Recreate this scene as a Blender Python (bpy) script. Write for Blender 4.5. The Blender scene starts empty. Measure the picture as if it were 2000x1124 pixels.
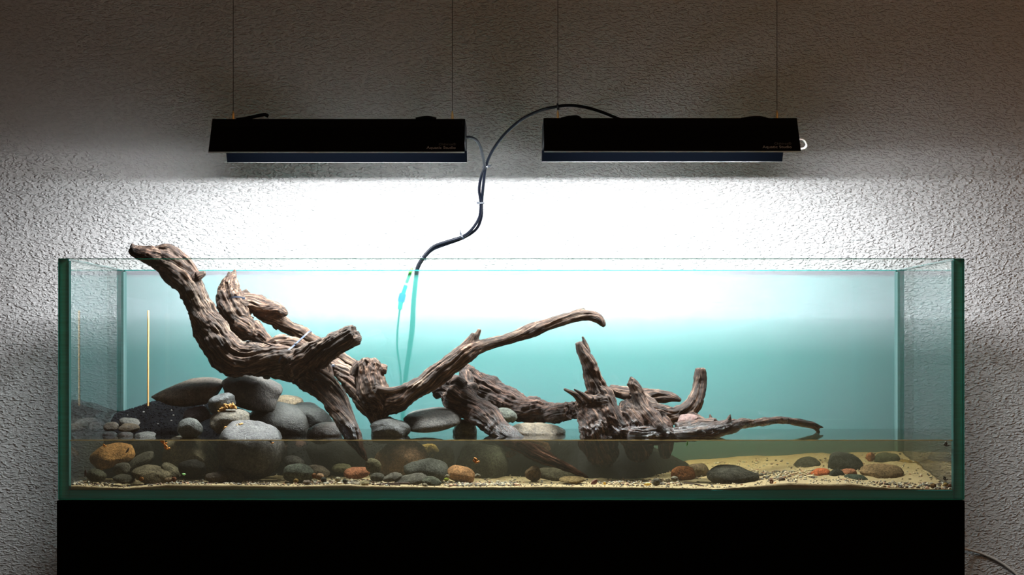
import bpy, bmesh, math, random
import numpy as np
from mathutils import Vector, Matrix

# ------------------------------------------------------------------ camera, world, exposure
scene = bpy.context.scene
COL = scene.collection
F_PX, CAM_D, VX, VY, CZ = 3887.0, 3.95, 988.0, 680.0, 1.10   # focal length (px), camera distance, optical axis (px), eye height
cam_data = bpy.data.cameras.new('camera')
cam = bpy.data.objects.new('camera', cam_data); COL.objects.link(cam)
cam.location = (0, -CAM_D, CZ); cam.rotation_euler = (math.pi / 2, 0, 0)
cam_data.sensor_width = 36.0; cam_data.lens = F_PX / 2000 * 36
cam_data.shift_x = (1000 - VX) / 2000; cam_data.shift_y = (VY - 562) / 2000
cam_data.clip_start = 0.05; cam_data.clip_end = 50
scene.camera = cam

world = bpy.data.worlds.new('world'); scene.world = world
world.use_nodes = True
wbg = world.node_tree.nodes['Background']
wbg.inputs[0].default_value = (1.0, 0.70, 0.48, 1); wbg.inputs[1].default_value = 0.130

def room_light(name, loc, color, power, radius):
    l = bpy.data.lights.new(name, 'POINT'); l.color = color; l.energy = power; l.shadow_soft_size = radius
    o = bpy.data.objects.new(name, l); COL.objects.link(o); o.location = loc
    return o
room_light('warm_room_lamp', (2.9, -1.6, 2.0), (1.0, 0.46, 0.14), 20.0, 0.12)

vs = scene.view_settings
vs.view_transform = 'Standard'; vs.look = 'None'; vs.exposure = 0.0; vs.gamma = 1.0
vs.use_curve_mapping = False
cy = scene.cycles
cy.use_denoising = True
cy.max_bounces = 8; cy.diffuse_bounces = 3; cy.glossy_bounces = 4; cy.transmission_bounces = 8
cy.transparent_max_bounces = 40; cy.volume_bounces = 1
cy.caustics_reflective = False; cy.caustics_refractive = True; cy.blur_glossy = 0.6
cy.sample_clamp_indirect = 6.0
LED_STRENGTH = 92.0
WALL_STRIP_STRENGTH = 450.0

# ------------------------------------------------------------------ helpers
def P(px, py, d):
    """point seen at pixel (px,py) that stands d metres behind the tank's front face"""
    D = CAM_D + d
    return Vector(((px - VX) * D / F_PX, d, CZ + (VY - py) * D / F_PX))
def S(px, d):
    return px * (CAM_D + d) / F_PX

def mesh_obj(name, verts, faces, mats, parent=None, smooth=False, mat_idx=None):
    me = bpy.data.meshes.new(name)
    me.from_pydata([tuple(v) for v in verts], [], faces)
    for m in (mats if isinstance(mats, (list, tuple)) else [mats]): me.materials.append(m)
    if mat_idx is not None: me.polygons.foreach_set('material_index', mat_idx)
    if smooth: me.polygons.foreach_set('use_smooth', [True] * len(me.polygons))
    me.update()
    o = bpy.data.objects.new(name, me); COL.objects.link(o)
    if parent: o.parent = parent
    return o
def bm_obj(name, bm, mats, parent=None, smooth=False):
    me = bpy.data.meshes.new(name)
    bmesh.ops.recalc_face_normals(bm, faces=bm.faces)
    bm.to_mesh(me); bm.free()
    for m in (mats if isinstance(mats, (list, tuple)) else [mats]): me.materials.append(m)
    if smooth: me.polygons.foreach_set('use_smooth', [True] * len(me.polygons))
    o = bpy.data.objects.new(name, me); COL.objects.link(o)
    if parent: o.parent = parent
    return o
def box(bm, x0, x1, y0, y1, z0, z1, bev=0.0, seg=1):
    r = bmesh.ops.create_cube(bm, size=1.0)
    vv = r['verts']
    for v in vv:
        v.co = Vector((x0 if v.co.x < 0 else x1, y0 if v.co.y < 0 else y1, z0 if v.co.z < 0 else z1))
    if bev:
        es = list({e for v in vv for e in v.link_edges})
        bmesh.ops.bevel(bm, geom=es, offset=bev, segments=seg, profile=0.5, affect='EDGES')
def empty(name, loc):
    o = bpy.data.objects.new(name, None); COL.objects.link(o); o.location = loc
    o.empty_display_size = 0.05
    return o
def tag(o, label=None, cat=None, group=None, kind=None):
    if label: o['label'] = label
    if cat: o['category'] = cat
    if group: o['group'] = group
    if kind: o['kind'] = kind
    return o
def keep(o, parent):
    """parent while leaving world-space vertices where they are (parents carry only a translation)"""
    o.parent = parent
    o.location = Vector(o.location) - Vector(parent.location)
    return o

def catmull(pts, step):
    """resample control points (any dimension) with a Catmull-Rom spline"""
    pts = np.asarray(pts, float)
    if len(pts) == 2:
        n = max(2, int(np.linalg.norm(pts[1, :3] - pts[0, :3]) / step))
        t = np.linspace(0, 1, n + 1)[:, None]
        return pts[0] * (1 - t) + pts[1] * t
    p = np.vstack([2 * pts[0] - pts[1], pts, 2 * pts[-1] - pts[-2]])
    out = []
    for i in range(1, len(p) - 2):
        L = np.linalg.norm(p[i + 1, :3] - p[i, :3])
        n = max(1, int(L / step))
        t = (np.arange(n) / n)[:, None]
        a, b, c, d = p[i - 1], p[i], p[i + 1], p[i + 2]
        out.append(0.5 * ((2 * b) + (-a + c) * t + (2 * a - 5 * b + 4 * c - d) * t ** 2 + (-a + 3 * b - 3 * c + d) * t ** 3))
    out.append(p[-2][None])
    return np.vstack(out)
def frames(c):
    """parallel-transport frames along a polyline"""
    t = np.gradient(c, axis=0); t /= np.linalg.norm(t, axis=1)[:, None] + 1e-12
    n = np.zeros_like(t)
    a = np.array([0, -1.0, 0]) if abs(t[0, 1]) < 0.9 else np.array([1.0, 0, 0])
    v = a - t[0] * a.dot(t[0]); n[0] = v / np.linalg.norm(v)
    for i in range(1, len(c)):
        v = n[i - 1] - t[i] * n[i - 1].dot(t[i]); n[i] = v / (np.linalg.norm(v) + 1e-12)
    return t, n, np.cross(t, n)
def tube_geo(c, r, sides=12, closed=False):
    c = np.asarray(c, float); r = np.broadcast_to(np.asarray(r, float), (len(c),))
    t, n, b = frames(c)
    a = np.linspace(0, 2 * math.pi, sides, endpoint=False)
    V = (c[:, None] + r[:, None, None] * (np.cos(a)[None, :, None] * n[:, None] + np.sin(a)[None, :, None] * b[:, None])).reshape(-1, 3)
    m = len(c); Fs = []
    for i in range(m - 1 + (1 if closed else 0)):
        j = (i + 1) % m
        for k in range(sides):
            k2 = (k + 1) % sides
            Fs.append((i * sides + k, i * sides + k2, j * sides + k2, j * sides + k))
    if not closed:
        Fs.append(tuple(range(sides))[::-1]); Fs.append(tuple((m - 1) * sides + k for k in range(sides)))
    return V, Fs
def tube(name, ctrl, r, mat, parent=None, sides=10, step=0.004, closed=False):
    c = catmull(ctrl, step)
    V, Fs = tube_geo(c, r, sides, closed)
    return mesh_obj(name, V, Fs, mat, parent, smooth=True)

# numpy gradient noise
_rng = np.random.RandomState(7)
_perm = np.tile(_rng.permutation(256), 3).astype(np.int64)
_gv = _rng.normal(size=(256, 3)); _gv /= np.linalg.norm(_gv, axis=1)[:, None]
def noise3(p):
    p = np.asarray(p, float); i0 = np.floor(p).astype(np.int64); f = p - i0; i0 &= 255
    u = f * f * f * (f * (f * 6 - 15) + 10)
    def g(dx, dy, dz):
        h = _perm[_perm[_perm[(i0[:, 0] + dx) & 255] + ((i0[:, 1] + dy) & 255)] + ((i0[:, 2] + dz) & 255)]
        return (_gv[h] * (f - np.array([dx, dy, dz]))).sum(1)
    x00 = g(0,0,0) * (1 - u[:, 0]) + g(1,0,0) * u[:, 0]; x10 = g(0,1,0) * (1 - u[:, 0]) + g(1,1,0) * u[:, 0]
    x01 = g(0,0,1) * (1 - u[:, 0]) + g(1,0,1) * u[:, 0]; x11 = g(0,1,1) * (1 - u[:, 0]) + g(1,1,1) * u[:, 0]
    y0 = x00 * (1 - u[:, 1]) + x10 * u[:, 1]; y1 = x01 * (1 - u[:, 1]) + x11 * u[:, 1]
    return (y0 * (1 - u[:, 2]) + y1 * u[:, 2]) * 1.5
def fbm(p, o=3):
    s = 0; a = 1.0
    for k in range(o):
        s = s + a * noise3(p * 2 ** k + 17.3 * k); a *= 0.5
    return s

# ------------------------------------------------------------------ materials
Z_WATER = CZ - 0.1843
def new_mat(name):
    m = bpy.data.materials.new(name); m.use_nodes = True
    nt = m.node_tree; nt.nodes.clear()
    out = nt.nodes.new('ShaderNodeOutputMaterial')
    return m, nt, out
def nd(nt, kind, **kw):
    n = nt.nodes.new(kind)
    for k, v in kw.items():
        if k.startswith('i_'):
            key = k[2:]
            n.inputs[int(key) if key.isdigit() else key].default_value = v
        else: setattr(n, k, v)
    return n
def lk(nt, a, b): nt.links.new(a, b)
def math_node(nt, op, a, b=None, clamp=False):
    n = nd(nt, 'ShaderNodeMath', operation=op, use_clamp=clamp)
    for i, v in enumerate((a, b)):
        if v is None: continue
        if isinstance(v, (int, float)): n.inputs[i].default_value = v
        else: lk(nt, v, n.inputs[i])
    return n.outputs[0]
def ramp(nt, fac, stops):
    r = nd(nt, 'ShaderNodeValToRGB'); e = r.color_ramp.elements
    while len(e) < len(stops): e.new(0.5)
    for k, (pos, c) in enumerate(stops):
        e[k].position = pos; e[k].color = (c[0], c[1], c[2], 1) if not isinstance(c, (int, float)) else (c, c, c, 1)
    lk(nt, fac, r.inputs[0]); return r.outputs[0]
def mixc(nt, fac, a, b, mode='MIX'):
    n = nd(nt, 'ShaderNodeMix', data_type='RGBA', blend_type=mode)
    if isinstance(fac, (int, float)): n.inputs[0].default_value = fac
    else: lk(nt, fac, n.inputs[0])
    for i, v in ((6, a), (7, b)):
        if isinstance(v, tuple): n.inputs[i].default_value = (*v, 1) if len(v) == 3 else v
        else: lk(nt, v, n.inputs[i])
    return n.outputs[2]
def simple(name, col, rough=0.5, metal=0.0, spec=0.5, bump=0.0, bscale=300.0, var=0.0):
    m, nt, out = new_mat(name)
    b = nd(nt, 'ShaderNodeBsdfPrincipled'); lk(nt, b.outputs[0], out.inputs[0])
    b.inputs['Base Color'].default_value = (*col, 1); b.inputs['Roughness'].default_value = rough
    b.inputs['Metallic'].default_value = metal; b.inputs['Specular IOR Level'].default_value = spec
    tc = nd(nt, 'ShaderNodeNewGeometry')
    nz = nd(nt, 'ShaderNodeTexNoise', i_Scale=bscale); lk(nt, tc.outputs['Position'], nz.inputs['Vector'])
    if var:
        c = mixc(nt, nz.outputs[0], tuple(x * (1 - var) for x in col), tuple(min(1, x * (1 + var)) for x in col))
        lk(nt, c, b.inputs['Base Color'])
    if bump:
        bp = nd(nt, 'ShaderNodeBump', i_Strength=bump, i_Distance=0.001); lk(nt, nz.outputs[0], bp.inputs['Height'])
        lk(nt, bp.outputs[0], b.inputs['Normal'])
    return m
def schlick(nt, f0):
    g = nd(nt, 'ShaderNodeNewGeometry')
    dt = nd(nt, 'ShaderNodeVectorMath', operation='DOT_PRODUCT')
    lk(nt, g.outputs['Incoming'], dt.inputs[0]); lk(nt, g.outputs['Normal'], dt.inputs[1])
    c = math_node(nt, 'ABSOLUTE', dt.outputs['Value'])
    k = math_node(nt, 'POWER', math_node(nt, 'SUBTRACT', 1.0, c, True), 5.0)
    return math_node(nt, 'ADD', math_node(nt, 'MULTIPLY', k, 1 - f0), f0), g

def glass_mat():
    m, nt, out = new_mat('clear_glass')
    f, g = schlick(nt, 0.04)
    t = nd(nt, 'ShaderNodeBsdfTransparent'); t.inputs[0].default_value = (0.970, 0.993, 0.985, 1)
    r = nd(nt, 'ShaderNodeBsdfGlossy', i_Roughness=0.0)
    mx = nd(nt, 'ShaderNodeMixShader'); lk(nt, f, mx.inputs[0]); lk(nt, t.outputs[0], mx.inputs[1]); lk(nt, r.outputs[0], mx.inputs[2])
    lk(nt, mx.outputs[0], out.inputs[0]); return m
def edge_mat():
    m, nt, out = new_mat('green_glass_edge')
    d = nd(nt, 'ShaderNodeBsdfDiffuse')
    g0 = nd(nt, 'ShaderNodeNewGeometry')
    mp = nd(nt, 'ShaderNodeMapping'); mp.inputs['Scale'].default_value = (3, 3, 260); lk(nt, g0.outputs['Position'], mp.inputs[0])
    nz = nd(nt, 'ShaderNodeTexNoise', i_Scale=1.0); lk(nt, mp.outputs[0], nz.inputs['Vector'])
    lk(nt, mixc(nt, nz.outputs[0], (0.006, 0.24, 0.23), (0.018, 0.52, 0.49)), d.inputs[0])
    tr = nd(nt, 'ShaderNodeBsdfTranslucent'); tr.inputs[0].default_value = (0.02, 0.10, 0.05, 1)
    m1 = nd(nt, 'ShaderNodeMixShader', i_0=0.35); lk(nt, d.outputs[0], m1.inputs[1]); lk(nt, tr.outputs[0], m1.inputs[2])
    f, g = schlick(nt, 0.04)
    r = nd(nt, 'ShaderNodeBsdfGlossy', i_Roughness=0.08)
    mx = nd(nt, 'ShaderNodeMixShader'); lk(nt, f, mx.inputs[0]); lk(nt, m1.outputs[0], mx.inputs[1]); lk(nt, r.outputs[0], mx.inputs[2])
    lk(nt, mx.outputs[0], out.inputs[0]); return m
def film_mat():
    m, nt, out = new_mat('frosted_film')
    geo = nd(nt, 'ShaderNodeNewGeometry')
    nz = nd(nt, 'ShaderNodeTexNoise', i_Scale=900.0); lk(nt, geo.outputs['Position'], nz.inputs['Vector'])
    bp = nd(nt, 'ShaderNodeBump', i_Strength=0.05, i_Distance=0.0005); lk(nt, nz.outputs[0], bp.inputs['Height'])
    dif = nd(nt, 'ShaderNodeBsdfDiffuse'); dif.inputs[0].default_value = (0.15, 0.72, 0.65, 1)
    trl = nd(nt, 'ShaderNodeBsdfTranslucent'); trl.inputs[0].default_value = (0.22, 0.56, 0.55, 1)
    rf = nd(nt, 'ShaderNodeBsdfRefraction', i_Roughness=0.52, i_IOR=1.42); rf.inputs[0].default_value = (0.80, 0.64, 0.77, 1)
    tp = nd(nt, 'ShaderNodeBsdfTransparent'); tp.inputs[0].default_value = (0.85, 0.96, 1.0, 1)
    for s in (dif, trl, rf): lk(nt, bp.outputs[0], s.inputs['Normal'])
    a = nd(nt, 'ShaderNodeMixShader', i_0=0.50); lk(nt, dif.outputs[0], a.inputs[1]); lk(nt, trl.outputs[0], a.inputs[2])
    b = nd(nt, 'ShaderNodeMixShader', i_0=0.62); lk(nt, a.outputs[0], b.inputs[1]); lk(nt, rf.outputs[0], b.inputs[2])
    c = nd(nt, 'ShaderNodeMixShader', i_0=0.13); lk(nt, b.outputs[0], c.inputs[1]); lk(nt, tp.outputs[0], c.inputs[2])
    lk(nt, c.outputs[0], out.inputs[0]); return m
def water_mat():
    m, nt, out = new_mat('murky_water')
    geo = nd(nt, 'ShaderNodeNewGeometry')
    mp = nd(nt, 'ShaderNodeMapping'); mp.inputs['Scale'].default_value = (14, 40, 14); lk(nt, geo.outputs['Position'], mp.inputs[0])
    nz = nd(nt, 'ShaderNodeTexNoise', i_Scale=1.0, i_Detail=3.0); lk(nt, mp.outputs[0], nz.inputs['Vector'])
    bp = nd(nt, 'ShaderNodeBump', i_Strength=0.05, i_Distance=0.002); lk(nt, nz.outputs[0], bp.inputs['Height'])
    f, g = schlick(nt, 0.02)
    sx = nd(nt, 'ShaderNodeSeparateXYZ'); lk(nt, geo.outputs['True Normal'], sx.inputs[0])
    up = math_node(nt, 'GREATER_THAN', math_node(nt, 'ABSOLUTE', sx.outputs[2]), 0.5)
    f = math_node(nt, 'MULTIPLY', f, up)
    t = nd(nt, 'ShaderNodeBsdfTransparent')
    r = nd(nt, 'ShaderNodeBsdfGlossy', i_Roughness=0.01); lk(nt, bp.outputs[0], r.inputs['Normal'])
    mx = nd(nt, 'ShaderNodeMixShader'); lk(nt, f, mx.inputs[0]); lk(nt, t.outputs[0], mx.inputs[1]); lk(nt, r.outputs[0], mx.inputs[2])
    lk(nt, mx.outputs[0], out.inputs[0])
    sc = nd(nt, 'ShaderNodeVolumeScatter', i_Density=0.17, i_Anisotropy=0.1); sc.inputs[0].default_value = (0.78, 0.78, 0.62, 1)
    ab = nd(nt, 'ShaderNodeVolumeAbsorption', i_Density=4.2); ab.inputs[0].default_value = (0.48, 0.43, 0.20, 1)
    ad = nd(nt, 'ShaderNodeAddShader'); lk(nt, sc.outputs[0], ad.inputs[0]); lk(nt, ab.outputs[0], ad.inputs[1])
    lk(nt, ad.outputs[0], out.inputs['Volume']); return m
def wet_factor(nt, top=0.012, up=0.0):
    """1 just above and below the waterline, 0 on dry surface; the border wanders"""
    geo = nd(nt, 'ShaderNodeNewGeometry')
    sx = nd(nt, 'ShaderNodeSeparateXYZ'); lk(nt, geo.outputs['Position'], sx.inputs[0])
    nz = nd(nt, 'ShaderNodeTexNoise', i_Scale=45.0, i_Detail=4.0); lk(nt, geo.outputs['Position'], nz.inputs['Vector'])
    h = math_node(nt, 'SUBTRACT', sx.outputs[2], Z_WATER + up)
    h = math_node(nt, 'SUBTRACT', h, math_node(nt, 'MULTIPLY', math_node(nt, 'SUBTRACT', nz.outputs[0], 0.4), 0.05))
    above = math_node(nt, 'MULTIPLY', math_node(nt, 'GREATER_THAN', sx.outputs[2], Z_WATER), 0.5)
    return math_node(nt, 'SUBTRACT', 1.0, math_node(nt, 'DIVIDE', h, top), True), above
def stone_mat():
    m, nt, out = new_mat('river_stone')
    b = nd(nt, 'ShaderNodeBsdfPrincipled'); lk(nt, b.outputs[0], out.inputs[0])
    oi = nd(nt, 'ShaderNodeObjectInfo'); tc = nd(nt, 'ShaderNodeTexCoord')
    geo = nd(nt, 'ShaderNodeNewGeometry')
    n1 = nd(nt, 'ShaderNodeTexNoise', i_Scale=28.0, i_Detail=6.0); lk(nt, geo.outputs['Position'], n1.inputs['Vector'])
    n2 = nd(nt, 'ShaderNodeTexNoise', i_Scale=420.0, i_Detail=4.0, i_Roughness=0.7); lk(nt, geo.outputs['Position'], n2.inputs['Vector'])
    c = mixc(nt, ramp(nt, n1.outputs[0], [(0.3, 0.0), (0.7, 1.0)]), (0.24, 0.23, 0.22), (0.58, 0.56, 0.53))
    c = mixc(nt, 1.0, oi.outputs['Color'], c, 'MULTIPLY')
    sp = mixc(nt, ramp(nt, n2.outputs[0], [(0.36, 0.0), (0.62, 1.0)]), (0.40, 0.40, 0.40), (1.5, 1.48, 1.44))
    c = mixc(nt, 0.75, c, mixc(nt, 1.0, c, sp, 'MULTIPLY'))
    n4 = nd(nt, 'ShaderNodeTexNoise', i_Scale=170.0, i_Detail=3.0, i_Roughness=0.6); lk(nt, geo.outputs['Position'], n4.inputs['Vector'])
    c = mixc(nt, 1.0, c, mixc(nt, ramp(nt, n4.outputs[0], [(0.34, 0.0), (0.64, 1.0)]), (0.62, 0.60, 0.58), (1.32, 1.26, 1.16)), 'MULTIPLY')
    wet, g2 = wet_factor(nt)
    c = mixc(nt, math_node(nt, 'MULTIPLY', wet, 0.36), c, mixc(nt, 1.0, c, (0.42, 0.44, 0.48), 'MULTIPLY'))
    lk(nt, c, b.inputs['Base Color'])
    rg = math_node(nt, 'SUBTRACT', 0.62, math_node(nt, 'MULTIPLY', wet, 0.34)); lk(nt, rg, b.inputs['Roughness']); lk(nt, g2, b.inputs['Specular IOR Level'])
    bp = nd(nt, 'ShaderNodeBump', i_Strength=0.9, i_Distance=0.0030); lk(nt, math_node(nt, 'ADD', math_node(nt, 'MULTIPLY', n2.outputs[0], 0.7), n4.outputs[0]), bp.inputs['Height'])
    lk(nt, bp.outputs[0], b.inputs['Normal']); return m
def wood_mat():
    m, nt, out = new_mat('driftwood')
    b = nd(nt, 'ShaderNodeBsdfPrincipled'); lk(nt, b.outputs[0], out.inputs[0])
    at = nd(nt, 'ShaderNodeAttribute', attribute_name='grain'); oi = nd(nt, 'ShaderNodeObjectInfo')
    n1 = nd(nt, 'ShaderNodeTexNoise', i_Scale=1.0, i_Detail=7.0, i_Roughness=0.65); lk(nt, at.outputs['Vector'], n1.inputs['Vector'])
    mp = nd(nt, 'ShaderNodeMapping'); mp.inputs['Scale'].default_value = (2.6, 2.6, 1.6); lk(nt, at.outputs['Vector'], mp.inputs[0])
    n2 = nd(nt, 'ShaderNodeTexNoise', i_Scale=1.0, i_Detail=4.0, i_Roughness=0.6); lk(nt, mp.outputs[0], n2.inputs['Vector'])
    geo = nd(nt, 'ShaderNodeNewGeometry')
    n3 = nd(nt, 'ShaderNodeTexNoise', i_Scale=22.0, i_Detail=3.0); lk(nt, geo.outputs['Position'], n3.inputs['Vector'])
    c = ramp(nt, n1.outputs[0], [(0.32, (0.014, 0.008, 0.006)), (0.46, (0.052, 0.031, 0.022)), (0.55, (0.13, 0.086, 0.062)), (0.66, (0.34, 0.25, 0.185))])
    c = mixc(nt, 0.75, c, mixc(nt, 1.0, c, ramp(nt, n2.outputs[0], [(0.36, 0.22), (0.60, 1.5)]), 'MULTIPLY'))
    c = mixc(nt, math_node(nt, 'MULTIPLY', ramp(nt, n3.outputs[0], [(0.42, 0.0), (0.66, 1.0)]), 0.5), c, mixc(nt, 1.0, c, (1.15, 0.80, 0.66), 'MULTIPLY'))
    n5 = nd(nt, 'ShaderNodeTexNoise', i_Scale=34.0, i_Detail=4.0, i_Roughness=0.6); lk(nt, geo.outputs['Position'], n5.inputs['Vector'])
    c = mixc(nt, ramp(nt, n5.outputs[0], [(0.44, 0.0), (0.60, 0.8)]), c, mixc(nt, 1.0, c, (0.38, 0.34, 0.33), 'MULTIPLY'))  # random dark patches put light-to-shade contrast into the wood colour
    c = mixc(nt, 1.0, c, oi.outputs['Color'], 'MULTIPLY')
    wet, g2 = wet_factor(nt, 0.008, 0.020)
    c = mixc(nt, math_node(nt, 'MULTIPLY', wet, 0.8), c, mixc(nt, 1.0, c, (0.42, 0.36, 0.36), 'MULTIPLY'))
    lk(nt, c, b.inputs['Base Color'])
    lk(nt, math_node(nt, 'SUBTRACT', 0.80, math_node(nt, 'MULTIPLY', wet, 0.58)), b.inputs['Roughness']); lk(nt, g2, b.inputs['Specular IOR Level'])
    hsum = math_node(nt, 'ADD', math_node(nt, 'MULTIPLY', n1.outputs[0], 1.0), math_node(nt, 'MULTIPLY', n2.outputs[0], 0.55))
    bp = nd(nt, 'ShaderNodeBump', i_Strength=1.0, i_Distance=0.0042); lk(nt, hsum, bp.inputs['Height'])
    lk(nt, bp.outputs[0], b.inputs['Normal']); return m
def wall_mat():
    m, nt, out = new_mat('woodchip_wallpaper')
    b = nd(nt, 'ShaderNodeBsdfPrincipled'); lk(nt, b.outputs[0], out.inputs[0])
    b.inputs['Base Color'].default_value = (0.55, 0.535, 0.54, 1); b.inputs['Roughness'].default_value = 0.9
    b.inputs['Specular IOR Level'].default_value = 0.15
    geo = nd(nt, 'ShaderNodeNewGeometry')
    hs = None
    for ang, sx, off, lo, hi in ((0.5, 95, 0.0, 0.54, 0.80), (-0.7, 95, 5.3, 0.55, 0.80), (1.5, 105, 9.1, 0.56, 0.82)):
        mp = nd(nt, 'ShaderNodeMapping'); mp.inputs['Rotation'].default_value = (0, ang, 0)
        mp.inputs['Scale'].default_value = (sx, 60, sx * 2.1); mp.inputs['Location'].default_value = (off, off, off)
        lk(nt, geo.outputs['Position'], mp.inputs[0])
        nz = nd(nt, 'ShaderNodeTexNoise', i_Scale=1.0, i_Detail=0.5, i_Distortion=0.3); lk(nt, mp.outputs[0], nz.inputs['Vector'])
        h = ramp(nt, nz.outputs[0], [(lo, 0.0), (hi, 1.0)])
        hs = h if hs is None else math_node(nt, 'MAXIMUM', hs, h)
    fz = nd(nt, 'ShaderNodeTexNoise', i_Scale=380.0, i_Detail=2.0); lk(nt, geo.outputs['Position'], fz.inputs['Vector'])
    hs = math_node(nt, 'ADD', hs, math_node(nt, 'MULTIPLY', fz.outputs[0], 0.30))
    bp = nd(nt, 'ShaderNodeBump', i_Strength=1.0, i_Distance=0.0040); lk(nt, hs, bp.inputs['Height'])
    lk(nt, bp.outputs[0], b.inputs['Normal']); return m
def sand_mat():
    m, nt, out = new_mat('pale_sand')
    b = nd(nt, 'ShaderNodeBsdfPrincipled'); lk(nt, b.outputs[0], out.inputs[0])
    geo = nd(nt, 'ShaderNodeNewGeometry')
    n1 = nd(nt, 'ShaderNodeTexNoise', i_Scale=600.0, i_Detail=3.0); lk(nt, geo.outputs['Position'], n1.inputs['Vector'])
    n2 = nd(nt, 'ShaderNodeTexNoise', i_Scale=30.0, i_Detail=3.0); lk(nt, geo.outputs['Position'], n2.inputs['Vector'])
    c = mixc(nt, n1.outputs[0], (0.19, 0.14, 0.07), (0.47, 0.365, 0.21))
    c = mixc(nt, ramp(nt, n2.outputs[0], [(0.45, 0.0), (0.75, 1.0)]), c, (0.28, 0.20, 0.10))
    lk(nt, c, b.inputs['Base Color']); b.inputs['Roughness'].default_value = 0.9
    bp = nd(nt, 'ShaderNodeBump', i_Strength=0.5, i_Distance=0.0015); lk(nt, n1.outputs[0], bp.inputs['Height'])
    lk(nt, bp.outputs[0], b.inputs['Normal']); return m
def attr_mat(name, rough, spec=0.4):
    m, nt, out = new_mat(name)
    b = nd(nt, 'ShaderNodeBsdfPrincipled', i_Roughness=rough); b.inputs['Specular IOR Level'].default_value = spec; lk(nt, b.outputs[0], out.inputs[0])
    a = nd(nt, 'ShaderNodeAttribute', attribute_name='tint'); lk(nt, a.outputs['Color'], b.inputs['Base Color']); return m
def glow_mat(name, strength):
    m, nt, out = new_mat(name)
    e = nd(nt, 'ShaderNodeEmission', i_Strength=strength); e.inputs[0].default_value = (0.95, 0.985, 1.0, 1)
    lk(nt, e.outputs[0], out.inputs[0]); return m
def strip_mat(name, dcol, tcol, mix):
    m, nt, out = new_mat(name)
    d = nd(nt, 'ShaderNodeBsdfDiffuse'); d.inputs[0].default_value = (*dcol, 1)
    t = nd(nt, 'ShaderNodeBsdfTranslucent'); t.inputs[0].default_value = (*tcol, 1)
    mx = nd(nt, 'ShaderNodeMixShader', i_0=mix); lk(nt, d.outputs[0], mx.inputs[1]); lk(nt, t.outputs[0], mx.inputs[2])
    lk(nt, mx.outputs[0], out.inputs[0]); return m

M = dict(
    glass=glass_mat(), edge=edge_mat(), film=film_mat(), water=water_mat(), stone=stone_mat(), wood=wood_mat(), wall=wall_mat(),
    sand=sand_mat(), gravel=attr_mat('mixed_gravel', 0.7), soil=attr_mat('black_granules', 0.8, 0.08), led=glow_mat('led_light', LED_STRENGTH), added_wall_strip=glow_mat('added_wall_strip_glow', WALL_STRIP_STRENGTH),
    strip=strip_mat('white_edge_strip', (0.9, 0.9, 0.92), (0.95, 0.95, 0.98), 0.5),
    silicone=strip_mat('clear_silicone', (0.20, 0.33, 0.33), (0.3, 0.5, 0.48), 0.6),
    scum=strip_mat('waterline_film', (0.62, 0.52, 0.34), (0.6, 0.5, 0.3), 0.4),
    black=simple('black_anodised', (0.006, 0.006, 0.007), 0.75, 0, 0.08, 0.1, 900),
    inner=simple('dark_reflector', (0.0005, 0.0007, 0.0012), 0.8, 0, 0.0, 0.1, 700),
    cabinet=simple('matt_black_cabinet', (0.0025, 0.0025, 0.0025), 0.9, 0, 0.02, 0.1, 400),
    letter=simple('grey_lettering', (0.55, 0.55, 0.57), 0.6), letter_dim=simple('dim_lettering', (0.16, 0.16, 0.17), 0.6),
    steel=simple('dull_wire', (0.05, 0.045, 0.04), 0.5, 0.3), brass=simple('brass_barrel', (0.75, 0.50, 0.22), 0.35, 0.9),
    cable=simple('black_cable_sheath', (0.002, 0.003, 0.007), 0.45, 0, 0.18), white_cable=simple('white_cable_sheath', (0.62, 0.60, 0.58), 0.45),
    tie=simple('grey_blue_tie', (0.05, 0.06, 0.09), 0.4), dark_tie=simple('dark_tie', (0.015, 0.02, 0.03), 0.4),
    bamboo=simple('bamboo', (0.72, 0.42, 0.16), 0.55, var=0.2), floor=simple('dark_floor', (0.05, 0.038, 0.03), 0.6, var=0.2, bscale=20),
    ceiling=simple('ceiling_paint', (0.16, 0.14, 0.125), 0.9, bump=0.1), green=simple('green_label', (0.16, 0.75, 0.06), 0.5, var=0.2),
    blue=simple('blue_collar', (0.02, 0.12, 0.75), 0.4, var=0.2), teal=simple('teal_plug', (0.0, 0.45, 0.30), 0.4, var=0.2),
    clearplug=simple('pale_plug', (0.7, 0.72, 0.72), 0.3), shell=simple('orange_shell', (0.85, 0.26, 0.02), 0.3, var=0.4, bscale=250),
    shell_dark=simple('dark_shell', (0.03, 0.022, 0.015), 0.4, var=0.3), flesh=simple('snail_foot', (0.75, 0.30, 0.05), 0.5),
    flesh_dark=simple('dark_snail_foot', (0.05, 0.035, 0.03), 0.5), leaf=simple('brown_leaf', (0.16, 0.045, 0.02), 0.6, var=0.4, bscale=150),
    leaf_yellow=simple('yellow_leaf', (0.75, 0.42, 0.05), 0.6, var=0.4, bscale=200), leaf_green=simple('green_leaf', (0.10, 0.30, 0.05), 0.5, var=0.3),
    moss=simple('ochre_moss', (0.62, 0.34, 0.10), 0.9, var=0.5, bscale=500, bump=0.8), twig=simple('dark_twig', (0.06, 0.028, 0.02), 0.7, var=0.4),
)

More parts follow.
